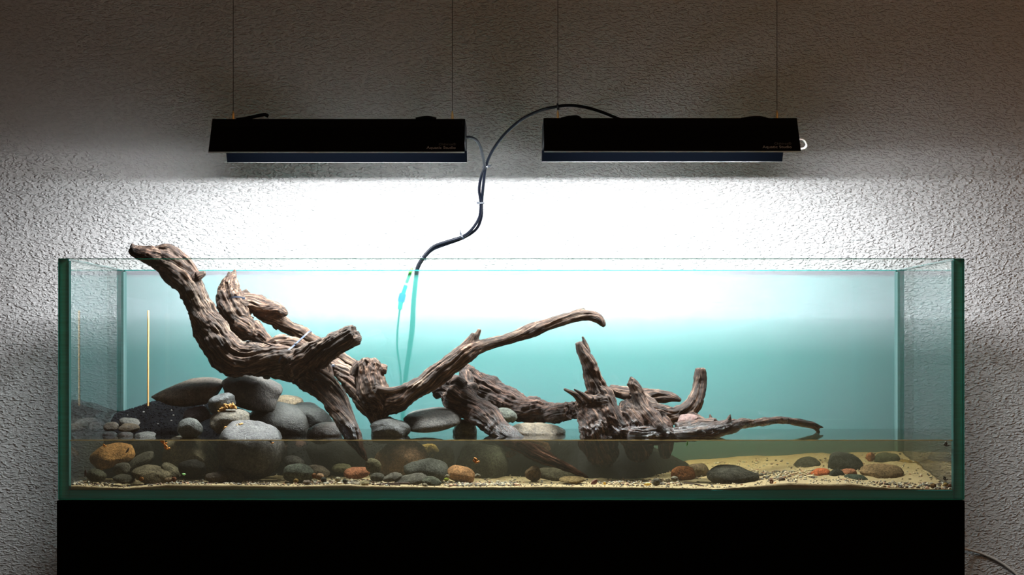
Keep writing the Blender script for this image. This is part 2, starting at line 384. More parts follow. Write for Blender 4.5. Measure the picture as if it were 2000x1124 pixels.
# ------------------------------------------------------------------ room
Y_WALL = 0.78
bm = bmesh.new(); box(bm, -3.2, 3.2, Y_WALL, Y_WALL + 0.12, 0.0, 2.55)
tag(bm_obj('wall_back', bm, M['wall']), 'grey white woodchip papered wall behind the aquarium', 'wall', kind='structure')
bm = bmesh.new(); box(bm, -3.2, 3.2, -4.6, Y_WALL, -0.08, 0.0)
tag(bm_obj('floor', bm, M['floor']), 'dark floor under the cabinet', 'floor', kind='structure')
bm = bmesh.new(); box(bm, -3.2, 3.2, -2.2, Y_WALL, 2.55, 2.63)
tag(bm_obj('ceiling', bm, M['ceiling']), 'plain ceiling the lamps hang from', 'ceiling', kind='structure')

# ------------------------------------------------------------------ tank
X0, X1 = -0.889, 0.9105
ZB = CZ - 0.3018; ZT = CZ + 0.1778
TS, TF, TB, DEP = 0.0185, 0.014, 0.0185, 0.60
XI0, XI1, YI0, YI1, ZI = X0 + TS, X1 - TS, TF, DEP - 0.014, ZB + TB
tank = empty('aquarium', ((X0 + X1) / 2, 0.3, ZB))
tag(tank, 'long rimless open top glass aquarium on the black cabinet', 'aquarium')
def pane(name, x0, x1, y0, y1, z0, z1, axis):
    bm = bmesh.new(); box(bm, x0, x1, y0, y1, z0, z1, bev=0.0011)
    bm.faces.ensure_lookup_table()
    fs = sorted(bm.faces, key=lambda f: -f.calc_area() if abs(f.normal[axis]) > 0.9 else 0)
    for f in bm.faces: f.material_index = 1
    for f in fs[:2]: f.material_index = 0
    return keep(bm_obj(name, bm, [M['glass'], M['edge']]), tank)
pane('front_pane', X0, X1, 0, TF, ZB, ZT, 1)
bp_ = pane('back_pane', XI0, XI1, YI1, DEP, ZB, ZT, 1)
pane('side_pane', X0, XI0, TF + 0.0002, DEP, ZB, ZT, 0)
pane('side_pane', XI1, X1, TF + 0.0002, DEP, ZB, ZT, 0)
pane('bottom_pane', XI0 + 0.0002, XI1 - 0.0002, TF + 0.0002, YI1 - 0.0002, ZB, ZI, 2)
film = mesh_obj('frosted_film', [(XI0, DEP + 0.0012, ZB), (XI1, DEP + 0.0012, ZB), (XI1, DEP + 0.0012, ZT - 0.001), (XI0, DEP + 0.0012, ZT - 0.001)], [(0, 1, 2, 3)], M['film'])
keep(film, tank); film['label'] = 'frosted turquoise film on the back pane'
# silicone beads in the corners
def bead(x, y, sx, sy, w):
    c = [(x, y), (x + sx * w, y), (x + sx * w * 0.3, y + sy * w * 0.3), (x, y + sy * w)]
    V = [(p[0], p[1], z) for z in (ZI, ZT - 0.004) for p in c]
    Fs = [(0, 1, 5, 4), (1, 2, 6, 5), (2, 3, 7, 6), (3, 0, 4, 7), (0, 3, 2, 1), (4, 5, 6, 7)]
    return keep(mesh_obj('silicone_seam', V, Fs, M['silicone']), tank)
e = 0.0003
bead(XI0 + e, YI0 + e, 1, 1, 0.0042); bead(XI1 - e, YI0 + e, -1, 1, 0.0042)
bead(XI0 + e, YI1 - e, 1, -1, 0.006); bead(XI1 - e, YI1 - e, -1, -1, 0.006)

# water body
g = 0.0006
bm = bmesh.new(); box(bm, XI0 + g, XI1 - g, YI0 + g, YI1 - g, ZI + 0.0006, Z_WATER)
tag(bm_obj('aquarium_water', bm, M['water']), 'murky olive tinted water filling the lower third of the aquarium', 'water')
# scum line where the surface meets the front glass
xs = np.linspace(XI0 + 0.002, XI1 - 0.002, 400)
hh = 0.0010 + 0.0007 * (noise3(np.stack([xs * 60, xs * 0, xs * 0 + 3], 1)))
V = []; Fs = []
for i, x in enumerate(xs):
    for (dy, dz) in ((0, -hh[i]), (0, hh[i]), (0.0016, 0.0001), (0.0012, -hh[i] * 0.6)):
        V.append((x, YI0 + 0.0002 + dy, Z_WATER + 0.0002 + dz))
for i in range(len(xs) - 1):
    for k in range(4):
        k2 = (k + 1) % 4; Fs.append((i * 4 + k, i * 4 + k2, i * 4 + 4 + k2, i * 4 + 4 + k))
keep(mesh_obj('waterline_bead', V, Fs, M['scum']), tank)

# cabinet
cab = empty('tank_cabinet', (0, 0.3, 0)); tag(cab, 'matt black cabinet carrying the aquarium', 'cabinet')
bm = bmesh.new(); box(bm, X0 - 0.002, X1, -0.002, DEP + 0.003, 0.06, ZB - 0.0012, bev=0.001)
keep(bm_obj('body', bm, M['cabinet']), cab)
bm = bmesh.new(); box(bm, X0 + 0.03, X1 - 0.03, 0.05, DEP - 0.02, 0.0, 0.06, bev=0.001)
keep(bm_obj('plinth', bm, M['cabinet']), cab)

# ------------------------------------------------------------------ lamps
def plate(bm, a, b, x0, x1, t, nrm):
    """flat plate between section points a,b (depth,z), thickness t along nrm"""
    q = [a, b, (b[0] + nrm[0] * t, b[1] + nrm[1] * t), (a[0] + nrm[0] * t, a[1] + nrm[1] * t)]
    vs_ = [bm.verts.new((x, p[0], p[1])) for x in (x0, x1) for p in q]
    for f in ((0, 1, 2, 3), (7, 6, 5, 4), (0, 4, 5, 1), (1, 5, 6, 2), (2, 6, 7, 3), (3, 7, 4, 0)): bm.faces.new([vs_[i] for i in f])
def lamp(x0, x1, label, wires, dz):
    z = CZ + dz
    fb, ft, rt, rb = (0.160, z + 0.405), (0.218, z + 0.480), (0.382, z + 0.480), (0.440, z + 0.411)
    root = empty('pendant_light', ((x0 + x1) / 2, 0.30, z + 0.405)); tag(root, label, 'light', 'pair of lamps hung over the tank')
    bm = bmesh.new(); plate(bm, ft, rt, x0, x1, 0.004, (0, -1))
    box(bm, x0 + 0.003, x1 - 0.003, 0.205, 0.362, z + 0.4447, z + 0.4758, bev=0.002)
    keep(bm_obj('housing', bm, M['black']), root)
    for nm, a, b in (('front_wing', fb, ft), ('rear_wing', rb, rt)):
        d = Vector((b[0] - a[0], b[1] - a[1])).normalized()
        nin = Vector((d.y, -d.x)) if nm == 'front_wing' else Vector((-d.y, d.x))
        bm = bmesh.new(); plate(bm, a, b, x0, x1, 0.0025, nin)
        bm.normal_update()
        bmesh.ops.recalc_face_normals(bm, faces=bm.faces)
        for f in bm.faces:
            f.material_index = 1 if (Vector((f.normal.y, f.normal.z)).dot(nin) > 0.9) else 0
        wing = keep(bm_obj(nm, bm, [M['black'], M['inner']]), root)
        st = tube('edge_strip', [(x0, a[0] + nin.x * 0.001, a[1] - 0.0007), (x1, a[0] + nin.x * 0.001, a[1] - 0.0007)], 0.0014, M['strip'], sides=8, step=0.1)
        keep(st, root); st.parent = wing; st.location = (0, 0, 0); wing_loc = wing
        if nm == 'front_wing':
            ang = math.atan2(d.y, d.x)          # slope of the wing
            for body, size, up, m in (('Aquatic Studio', 0.0102, 0.0085, M['letter']), ('Chihiros\u00ae', 0.0085, 0.0185, M['letter_dim'])):
                cu = bpy.data.curves.new('lettering', 'FONT'); cu.body = body; cu.size = size; cu.align_x = 'RIGHT'; cu.extrude = 0.00015
                cu.materials.append(m)
                t = bpy.data.objects.new('lettering', cu); COL.objects.link(t)
                out = -nin
                pos = Vector((x1 - 0.018, a[0] + d.x * up + out.x * 0.0004, a[1] + d.y * up + out.y * 0.0004))
                dgt = bpy.context.evaluated_depsgraph_get(); dgt.update()
                tm = bpy.data.meshes.new_from_object(t.evaluated_get(dgt)); bpy.data.objects.remove(t)
                t = bpy.data.objects.new('lettering', tm); COL.objects.link(t)
                t.parent = wing; t.location = pos - Vector(root.location) - Vector(wing.location)
                t.rotation_euler = (ang, 0, 0)
    # LED panel: trapezoid section, only the light face emits
    sec = [(0.190, 0.4446), (0.190, 0.4225), (0.196, 0.4212), (0.202, 0.4212), (0.353, 0.4400), (0.360, 0.4446)]
    V = [(x, q[0], z + q[1]) for x in (x0 + 0.036, x1 - 0.036) for q in sec]
    n6 = len(sec)
    Fs = [(k, (k + 1) % n6, n6 + (k + 1) % n6, n6 + k) for k in range(n6)] + [tuple(range(n6))[::-1], tuple(range(n6, 2 * n6))]
    keep(mesh_obj('led_panel', V, Fs, [M['led'], M['black']], mat_idx=[1, 1, 1, 0, 0, 1, 1, 1]), root)
    bm = bmesh.new(); box(bm, x0 + 0.006, x1 - 0.006, 0.1972, 0.1990, z + 0.4105, z + 0.4210)  # added glowing strip, faces back and down to sharpen the wall's lit edge
    bmesh.ops.recalc_face_normals(bm, faces=bm.faces)
    for f in bm.faces: f.material_index = 0 if (f.normal.y > 0.5 or f.normal.z < -0.5) else 1
    keep(bm_obj('added_wall_strip', bm, [M['added_wall_strip'], M['black']]), root)
    for xe in (x0, x1 - 0.003):
        bm = bmesh.new(); q = [(0.186, z + 0.4325), (0.421, z + 0.4325), (0.3845, z + 0.4755), (0.2205, z + 0.4755)]
        va = [bm.verts.new((xe, *p)) for p in q]; vb = [bm.verts.new((xe + 0.003, *p)) for p in q]
        bm.faces.new(va); bm.faces.new(vb[::-1])
        for k in range(4): bm.faces.new((va[k], va[(k + 1) % 4], vb[(k + 1) % 4], vb[k]))
        keep(bm_obj('end_cap', bm, M['black']), root)
    for wx in wires:
        gp = bmesh.new()
        bmesh.ops.create_cone(gp, cap_ends=True, segments=14, radius1=0.0026, radius2=0.0026, depth=0.020)
        bmesh.ops.translate(gp, verts=gp.verts, vec=(wx, 0.30, z + 0.4905))
        r2 = bmesh.ops.create_cone(gp, cap_ends=True, segments=14, radius1=0.0024, radius2=0.0010, depth=0.006)
        bmesh.ops.translate(gp, verts=r2['verts'], vec=(wx, 0.30, z + 0.5035))
        gr = keep(bm_obj('wire_gripper', gp, M['brass'], smooth=False), root)
        w = tube('suspension_wire', [(wx, 0.30, z + 0.50), (wx, 0.30, 2.549)], 0.00075, M['steel'], sides=6, step=0.5)
        keep(w, root)
    return root
def wx(px): return (px - VX) * (CAM_D + 0.30) / F_PX
lamp_l = lamp(-0.6145, -0.0855, 'black winged pendant lamp over the driftwood, plain cable leaving its right end', (wx(455.5), wx(883.5)), 0.0)
lamp_r = lamp(0.0790, 0.6095, 'black winged pendant lamp with the cable arching onto its top', (wx(1089.5), wx(1517.5)), 0.0015)

# cables
def cab_path(pts): return [tuple(P(*p)) for p in pts]
RC = 0.0033
tag(tube('power_cable', cab_path([(900, 272, .30), (915, 268, .31), (930, 274, .34), (939, 290, .38), (945, 315, .44), (946, 328, .47), (940, 345, .50), (936, 370, .52), (939, 397, .54),
     (936, 425, .56), (920, 450, .575), (902, 463, .59), (870, 473, .60), (845, 483, .61), (826, 503, .612), (815, 522, .614), (811, 545, .615), (806, 590, .617), (803, 640, .618), (797, 690, .62), (791, 735, .62), (787, 775, .62), (785, 850, .62)]), RC, M['cable']),
    'black power cable from the end of the lamp over the driftwood', 'cable', 'lamp power cables')
tag(tube('power_cable', cab_path([(1235, 243, .30), (1205, 231, .29), (1175, 219, .285), (1145, 210, .282), (1115, 206, .284), (1090, 208, .288), (1055, 216, .31), (1020, 233, .34), (990, 258, .38), (968, 285, .42), (955, 308, .45), (948, 330, .476), (944, 362, .505), (941, 397, .545),
     (940, 425, .566), (930, 448, .58), (905, 465, .597), (870, 478, .608), (845, 488, .616), (828, 505, .6185), (817, 524, .6195), (814, 547, .6205), (810, 590, .6225), (808, 640, .623), (801, 690, .625), (794, 735, .626), (790, 775, .627), (788, 850, .627)]), RC, M['cable']),
    'black power cable arching off the top of the right hand lamp', 'cable', 'lamp power cables')
tag(tube('power_cable', cab_path([(1548, 276, .30), (1566, 272, .31), (1575, 281, .33), (1572, 289, .34), (1560, 291, .33), (1545, 289, .32)]), 0.0022, M['white_cable']), 'small pale cable loop sticking out of the far right lamp end', 'cable')
def cable_tie(c, axis, r, label, mat, group=None, tail=None, w=0.0028):
    c = Vector(c); ax = Vector(axis).normalized()
    u = ax.cross(Vector((0, 1, 0.01))).normalized(); v = ax.cross(u)
    V = []; Fs = []; N = 20
    for k in range(N):
        a = 2 * math.pi * k / N; dr = u * math.cos(a) + v * math.sin(a)
        for (rr, h) in ((r, -w / 2), (r + 0.0011, -w / 2), (r + 0.0011, w / 2), (r, w / 2)): V.append(c + dr * rr + ax * h)
    for k in range(N):
        k2 = (k + 1) % N
        for q in range(4): Fs.append((k * 4 + q, k * 4 + (q + 1) % 4, k2 * 4 + (q + 1) % 4, k2 * 4 + q))
    o = empty('cable_tie', c); tag(o, label, 'cable tie', group)
    keep(mesh_obj('band', V, Fs, mat), o)
    bm = bmesh.new(); hd = c + (u * tail[0] + Vector((0, -1, 0)) * 0.3).normalized() * (r + 0.002) if tail else c + Vector((0, -1, 0)) * (r + 0.002)
    box(bm, hd.x - 0.0026, hd.x + 0.0026, hd.y - 0.002, hd.y + 0.002, hd.z - 0.0024, hd.z + 0.0024, bev=0.0006)
    keep(bm_obj('head', bm, mat), o)
    if tail:
        t2 = tube('tail', [hd, hd + Vector(tail[1])], 0.0011, mat, sides=6, step=0.01); keep(t2, o)
    return o
GT = 'ties on the lamp cables'
cable_tie(P(948, 326, .472), (0.1, 0.1, -1), 0.0062, 'dark cable tie where the two lamp cables meet below the left lamp', M['dark_tie'], GT, (1, (0.006, -0.002, 0.003)))
cable_tie(P(940, 397, .542), (0, 0, -1), 0.0056, 'dark cable tie halfway down the hanging cable pair', M['dark_tie'], GT, (-1, (-0.003, 0, 0.002)))
cable_tie(P(903, 463, .592), (-1, 0.0, -0.6), 0.0060, 'dark cable tie with upright tail at the bend of the cables', M['dark_tie'], GT, (-1, (-0.001, -0.001, 0.009)))
cable_tie(P(825, 504, .613), (-0.6, 0, -1), 0.0062, 'dark cable tie where the cables reach the back glass rim', M['dark_tie'], GT, (1, (0.004, 0, 0.002)))
cable_tie(P(1089.5, 207, .288), (-1, 0.2, -0.1), 0.0046, 'dark cable tie fixing the arching cable to the suspension wire', M['dark_tie'], GT, (1, (0, 0, 0.003)))
# bits of cable lying on the lamp tops
def blob_strip(name, pts, label, cat):
    o = tube(name, cab_path(pts), 0.0038, M['cable'], sides=8); return tag(o, label, cat)
blob_strip('coiled_cable', [(462, 234, .26), (480, 231.5, .255), (505, 226, .25), (518, 224, .25), (524, 227, .25)], 'short black strap end poking up from the left lamp top', 'cable end')
blob_strip('coiled_cable', [(812, 233, .26), (826, 230.5, .26), (838, 230, .26), (852, 233, .26)], 'black cable hump on the left lamp beside its right wire', 'cable end')
blob_strip('coiled_cable', [(1096, 233, .26), (1110, 230, .26), (1126, 228.5, .26), (1134, 233, .26)], 'black cable hump on the right lamp beside its left wire', 'cable end')
blob_strip('coiled_cable', [(1448, 234, .26), (1464, 231, .26), (1486, 230.5, .26), (1500, 234, .26)], 'black cable hump on the right lamp beside its right wire', 'cable end')
tag(tube('wall_cable', cab_path([(1830, 1066, .70), (1870, 1070, .74), (1890, 1074, .765), (1915, 1081, .774), (1945, 1094, .775), (1970, 1110, .775), (1990, 1128, .775), (2005, 1160, .775)]), 0.0030, M['white_cable']),
    'thin white cable curving out from behind the black cabinet', 'cable')

# plug hanging behind the frosted back pane
plug = empty('cable_connector', P(785, 585, .612)); tag(plug, 'green and blue cable plug hanging behind the frosted back glass', 'plug')
keep(tube('cable_tag', cab_path([(806, 519, .6085), (799, 540, .6085), (794, 553, .6085)]), 0.0034, M['green'], sides=8), plug)
keep(tube('sleeve', cab_path([(809, 514, .6085), (805, 524, .6085)]), 0.0040, M['clearplug'], sides=8), plug)
keep(tube('plug_body', cab_path([(793, 558, .609), (787, 575, .609)]), 0.0046, M['teal'], sides=10), plug)
keep(tube('collar', cab_path([(787, 574, .6105), (783, 590, .6105)]), 0.0078, M['blue'], sides=12), plug)
keep(tube('plug_tip', cab_path([(783, 589, .6095), (781, 605, .6095)]), 0.0052, M['teal'], sides=10), plug)
keep(tube('thin_lead', cab_path([(781, 604, .61), (777, 640, .615), (776, 680, .618), (782, 725, .62), (785, 780, .62)]), 0.0022, M['cable'], sides=8), plug)

# ------------------------------------------------------------------ sand bed
_fp = np.array([(133,948),(200,952),(250,954),(330,947),(420,948),(560,950),(680,948),(760,951),(900,953),(1100,951),(1300,953),(1400,955.5),(1480,950),(1540,944),(1620,947),(1660,945.5),(1720,953),(1790,956),(1866,957.5)], float)
def sand_z(x, d):
    x = np.asarray(x, float); d = np.asarray(d, float)
    px = VX + x * F_PX / (CAM_D + YI0)
    zf = CZ - (np.interp(px, _fp[:, 0], _fp[:, 1]) - VY) * (CAM_D + YI0) / F_PX
    t = np.clip((d - 0.03) / 0.5, 0, 1)
    n = fbm(np.stack([x * 16, d * 16, x * 0 + 2.2], -1).reshape(-1, 3), 3).reshape(x.shape)
    n2 = fbm(np.stack([x * 120, d * 120, x * 0 + 8.2], -1).reshape(-1, 3), 2).reshape(x.shape)
    zf2 = zf * (1 - t * 0.8) + (CZ - 0.274) * t * 0.8
    return np.maximum(zf2 + np.interp(px, [1240, 1420, 1600, 1840], [0.004, 0.020, 0.028, 0.040]) * t ** 0.9 + 0.0035 * n * np.clip(d / 0.1, 0.25, 1) + 0.0007 * n2, ZI + 0.0015)
nx, ny = 520, 110
gx = np.linspace(XI0 + 0.0012, XI1 - 0.0012, nx); gy = YI0 + 0.0014 + (YI1 - YI0 - 0.0028) * np.linspace(0, 1, ny) ** 1.35
GX, GY = np.meshgrid(gx, gy); GZ = sand_z(GX, GY)
V = np.stack([GX, GY, GZ], -1).reshape(-1, 3); Fs = []
for j in range(ny - 1):
    for i in range(nx - 1): Fs.append((j * nx + i, j * nx + i + 1, (j + 1) * nx + i + 1, (j + 1) * nx + i))
base = len(V)
ring = [(0, i) for i in range(nx)] + [(j, nx - 1) for j in range(1, ny)] + [(ny - 1, i) for i in range(nx - 2, -1, -1)] + [(j, 0) for j in range(ny - 2, 0, -1)]
low = np.array([(GX[j, i], GY[j, i], ZI + 0.0004) for j, i in ring]); V = np.vstack([V, low]); n = len(ring)
for k in range(n):
    k2 = (k + 1) % n; a = ring[k][0] * nx + ring[k][1]; b = ring[k2][0] * nx + ring[k2][1]
    Fs.append((base + k, base + k2, b, a))
Fs.append(tuple(base + k for k in range(n))[::-1])
sand = mesh_obj('sand_bed', V, Fs, M['sand'], smooth=True)
tag(sand, 'pale yellow sand bed along the aquarium bottom', 'sand', kind='stuff')
def sz(x, d): return float(sand_z(np.array([x]), np.array([d]))[0])
_dd = np.linspace(0.03, 0.55, 80)
def depth_for(px, py):
    x = (px - VX) * (CAM_D + _dd) / F_PX
    yy = VY - (sand_z(x, _dd) - CZ) * F_PX / (CAM_D + _dd)
    return float(_dd[np.argmin(np.abs(yy - py))])

# ------------------------------------------------------------------ black soil mound (rear left)
def soil_z(x, d):
    px = VX + x * F_PX / (CAM_D + d)
    top = np.interp(px, [130, 180, 235, 262, 297, 330, 380, 470, 540, 600, 700, 1000, 1150, 1230, 1290, 1360, 1420], [808, 807, 806, 799, 786, 782, 786, 800, 835, 850, 853, 853, 853, 860, 880, 915, 960])
    toe = np.interp(px, [130, 500, 600, 700, 1000, 1080, 1130, 1260, 1320], [.14, .14, .16, .24, .24, .22, .16, .16, .30])
    zt = CZ - (top - VY) * (CAM_D + 0.5) / F_PX
    crest = toe + 0.36 * np.where(px < 560, 1.0, 0.45)
    fall = np.clip((crest - d) / (crest - toe), 0, 1); fall = fall * fall * (3 - 2 * fall)
    return zt - fall * np.maximum(zt - (CZ - 0.300), 0) - 0.006 * np.clip((d - 0.52) / 0.06, 0, 1)
nx2, ny2 = 380, 110
gx = np.linspace(XI0 + 0.0015, 0.47, nx2); gy = np.linspace(0.10, YI1 - 0.0016, ny2)
GX2, GY2 = np.meshgrid(gx, gy)
nz_ = fbm(np.stack([GX2 * 180, GY2 * 180, GX2 * 0], -1).reshape(-1, 3), 2).reshape(GX2.shape)
GZ2 = np.maximum(soil_z(GX2, GY2) + 0.0016 * nz_, ZI + 0.003)
V = np.stack([GX2, GY2, GZ2], -1).reshape(-1, 3)
Fs = [(j * nx2 + i, j * nx2 + i + 1, (j + 1) * nx2 + i + 1, (j + 1) * nx2 + i) for j in range(ny2 - 1) for i in range(nx2 - 1)]
rs = np.random.RandomState(3)
ico = bmesh.new(); bmesh.ops.create_icosphere(ico, subdivisions=1, radius=1.0)
ICO_V = np.array([v.co[:] for v in ico.verts]); ICO_F = np.array([[v.index for v in f.verts] for f in ico.faces]); ico.free()
def scatter(points, radii, squash, cols, rs):
    """many small faceted grains as one vertex/face soup"""
    n = len(points)
    sc = radii[:, None] * (1 + 0.30 * rs.normal(size=(n, 3)).clip(-1, 1)); sc[:, 2] *= squash
    a = rs.uniform(0, 6.28, n); ca, sa = np.cos(a), np.sin(a)
    v = ICO_V[None] * sc[:, None] * (1 + 0.12 * rs.normal(size=(n, len(ICO_V), 1)))
    x = v[..., 0] * ca[:, None] - v[..., 1] * sa[:, None]; y = v[..., 0] * sa[:, None] + v[..., 1] * ca[:, None]
    v = np.stack([x, y, v[..., 2]], -1) + points[:, None]
    f = ICO_F[None] + (np.arange(n) * len(ICO_V))[:, None, None]
    return v.reshape(-1, 3), f.reshape(-1, 3), np.repeat(cols, len(ICO_V), axis=0)
def set_tint(me, cols):
    at = me.attributes.new('tint', 'FLOAT_COLOR', 'POINT')
    at.data.foreach_set('color', np.hstack([cols, np.ones((len(cols), 1))]).astype(np.float32).ravel())
N = 7000
sxp = rs.uniform(XI0 + 0.004, -0.25, N); syp = rs.uniform(0.16, YI1 - 0.005, N)
szp = soil_z(sxp, syp); ok = szp > Z_WATER - 0.05
sxp, syp, szp = sxp[ok], syp[ok], szp[ok]
cols = np.array([0.006, 0.0068, 0.0095])[None] * rs.uniform(0.4, 2.6, (len(sxp), 1)); cols[rs.rand(len(cols)) < 0.012] = (0.35, 0.33, 0.30)
gv, gf, gc = scatter(np.stack([sxp, syp, szp + 0.0004], 1), rs.uniform(0.0013, 0.0026, len(sxp)), 0.8, cols, rs)
nb = len(V)
soil = mesh_obj('black_soil', np.vstack([V, gv]), Fs + (gf + nb).tolist(), M['soil'])
set_tint(soil.data, np.vstack([np.tile([0.004, 0.0045, 0.006], (nb, 1)), gc]))
tag(soil, 'black granular soil mounded in the rear left corner and along the back', 'soil', kind='stuff')

# ------------------------------------------------------------------ stones
def stone_mesh(name, a, b, c, seed, ex=2.4, sub=4, rough=0.10):
    bm = bmesh.new(); bmesh.ops.create_icosphere(bm, subdivisions=sub, radius=1.0)
    v = np.array([q.co[:] for q in bm.verts]); fs = [[q.index for q in f.verts] for f in bm.faces]; bm.free()
    rr = np.random.RandomState(seed)
    l = (np.abs(v) ** ex).sum(1) ** (-1 / ex); v = v * l[:, None]
    for k in range(4):                                   # a few soft facets
        n = rr.normal(size=3); n /= np.linalg.norm(n); lim = rr.uniform(0.72, 0.95)
        h = v @ n; over = np.maximum(h - lim, 0); v = v - n[None] * (over * 0.75)[:, None]
    v = v * (1 + rough * fbm(v * 1.1 + seed * 3.1, 3))[:, None] + 0.012 * fbm(v * 5 + seed, 2)[:, None] * v
    ext = (v.max(0) - v.min(0)) / 2; mid = (v.max(0) + v.min(0)) / 2
    v = (v - mid) / ext * np.array([a, c, b])
    me = bpy.data.meshes.new(name); me.from_pydata(v.tolist(), [], fs)
    me.materials.append(M['stone']); me.polygons.foreach_set('use_smooth', [True] * len(me.polygons)); me.update()
    return me
_seed = [10]
def stone(label, cx, cy_, a, b, rot=0.0, d=None, col=(0.2, 0.19, 0.18), c=None, ex=2.4, name='river_stone', group=None, cat='stone', rough=0.10, tilt=20):
    ex = 2.0 + (ex - 2.0) * 0.5
    _seed[0] += 1
    if d is None: d = depth_for(cx, cy_ + b * 0.82) + S(a, 0.2) * 0.25
    cm = S(min(0.8 * a, 1.7 * b + 4), d) if c is None else c
    tr = math.radians(tilt); bm_ = S(b, d)
    be = math.sqrt(max(bm_ ** 2 - (cm * math.sin(tr)) ** 2, (0.55 * bm_) ** 2)) / math.cos(tr)   # keeps the seen height after tilting
    d = max(d, YI0 + cm + 0.004); d = min(d, YI1 - cm - 0.004)
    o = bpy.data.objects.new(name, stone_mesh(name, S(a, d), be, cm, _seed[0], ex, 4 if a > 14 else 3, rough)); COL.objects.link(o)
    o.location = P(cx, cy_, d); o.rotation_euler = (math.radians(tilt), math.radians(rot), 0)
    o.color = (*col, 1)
    return tag(o, label, cat, group)
GP, GU = 'stones piled above the water', 'stones lying under water'
BR, GY_, DK, BG, GN, OC, SA, PU, RD = ((.27,.215,.18),(.24,.24,.24),(.11,.105,.105),(.42,.38,.31),(.20,.235,.21),(.66,.36,.14),(.46,.27,.18),(.12,.085,.11),(1.0,.30,.14))
# --- above the water, left pile
st_big = stone('long flat brown grey stone topping the left pile beside the skewer', 368, 767, 72, 25, -7, .30, BR, ex=3.2, rough=0.05, group=GP)
stone('large dark stone wedged under the big driftwood trunk', 489, 764, 62, 33, 14, .30, (.135,.12,.115), ex=2.7, group=GP)
stone('small sandy stone peeping out behind the dark stone under the trunk', 565, 785, 28, 13, 5, .42, (.45,.36,.24), group=GP)
stone('broad dark grey boulder below the stone under the trunk', 545, 829, 62, 40, 6, .33, (.085,.088,.085), ex=2.6, group=GP)
stone('dark slate boulder leaning towards the driftwood leg', 607, 826, 52, 38, 12, .36, (.075,.085,.08), ex=2.7, group=GP)
stone('thin dark brown slab at the waterline beside the driftwood leg', 634, 846, 36, 20, -8, .22, (.10,.08,.07), group=GP)
s6 = stone('small blue grey stone perched on the beige stone', 434, 790, 27, 19, -14, .19, (.23,.26,.29), ex=2.6, group=GP)
stone('beige grey block shaped stone in the middle of the left pile', 449, 824, 40, 25, -4, .17, (.36,.33,.27), ex=2.9, group=GP)
stone('dark purple stone under the long flat stone', 386, 812, 28, 17, -8, .24, PU, group=GP)
stone('rounded greenish grey stone at the waterline left of the beige block', 371, 838, 25, 21, -12, .16, (.22,.25,.245), group=GP)
stone('big grey boulder with frosty top rising out of the water', 491, 884, 66, 56, 2, .13, (.25,.255,.275), c=0.062, ex=2.5, group=GP)
stone('small grey brown stone at the far left of the pile', 217, 834, 15, 9, -8, .36, (.22,.18,.14), group=GP)
stone('flat pale grey stone on the black soil left of the pile', 254, 826, 22, 9, 9, .40, (.27,.27,.26), group=GP)
stone('flat brown stone below the pale grey one on the black soil', 252, 837, 21, 9, 4, .33, (.33,.24,.15), group=GP)
stone('wet black pebble at the waterline, leftmost', 214, 851, 15, 8, 0, .26, (.10,.09,.10), group=GP)
stone('wet dark pebble at the waterline, second from the left glass', 245, 852, 16, 8, 0, .22, (.14,.12,.11), group=GP)
stone('wet pale flat pebble at the waterline left of the pile', 283, 852, 21, 8, -3, .19, (.33,.34,.34), group=GP)
# --- above the water, middle and right
stone('long smooth grey stone right of the driftwood stump', 845, 822, 57, 23, -6, .27, (.17,.165,.16), ex=2.3, group=GP)
stone('oval green grey pebble resting behind the twisted root', 984, 812, 27, 15, 8, .30, (.25,.29,.25), ex=2.2, group=GP)
stone('flat pale wet stone at the waterline below the driftwood arch', 1052, 843, 53, 16, 3, .30, (.42,.36,.28), ex=2.2, group=GP)
stone('small olive stone between the long grey stone and the root', 908, 842, 24, 22, 10, .30, (.15,.14,.09), group=GP)
stone('dark mossy rock under the driftwood stump', 762, 842, 40, 30, -10, .24, (.09,.095,.09), ex=2.7, rough=0.2, group=GP)
stone('small pink stone wedged in the right hand driftwood', 1343, 822, 22, 12, -10, .20, (.40,.23,.22), ex=2.6, rough=0.2, group=GP)
# --- under water, left
stone('ochre brown boulder under water near the left glass', 219, 892, 46, 25, -14, .16, OC, ex=2.5, group=GU)
stone('dark grey stone behind the ochre boulder', 275, 884, 27, 27, 0, .26, (.17,.17,.17), group=GU)
stone('slanting grey stone leaning on the ochre boulder', 274, 902, 32, 13, -32, .14, (.19,.185,.16), group=GU)
stone('small grey stone under the slanting grey one', 238, 917, 17, 13, -10, .12, (.17,.165,.15), group=GU)
stone('wedge shaped speckled stone on the sand below the left pile', 297, 928, 40, 17, 12, .09, (.30,.27,.20), ex=2.8, group=GU)
stone('small capsule shaped stone tilted against the wedge stone', 335, 920, 22, 10, 38, .11, (.31,.29,.22), group=GU)
stone('dark stone low in the left front corner', 188, 930, 20, 12, 8, .08, (.12,.125,.10), group=GU)
stone('low dark stone half buried beside the corner stone', 241, 936, 21, 9, 6, .07, (.13,.13,.11), group=GU)
stone('large beige block under water left of the big grey boulder', 373, 895, 56, 42, 3, .19, (.62,.55,.40), ex=3.2, group=GU)
stone('dark round stone below the beige block', 375, 916, 27, 19, 5, .10, (.06,.06,.06), group=GU)
stone('low purple grey stone on the sand at the beige block', 425, 932, 24, 11, 0, .075, (.22,.19,.18), group=GU)
stone('low grey stone at the foot of the big grey boulder', 455, 931, 22, 12, 14, .085, (.25,.24,.23), group=GU)
stone('plum tinted stone in the haze right of the big grey boulder', 575, 889, 32, 30, 0, .30, (.22,.15,.16), group=GU)
stone('small slate stone leaning on the big grey boulder', 573, 905, 21, 14, 20, .15, (.17,.17,.175), group=GU)
stone('round green grey stone on the sand right of the big grey boulder', 584, 926, 31, 19, 0, .10, (.19,.225,.21), group=GU)
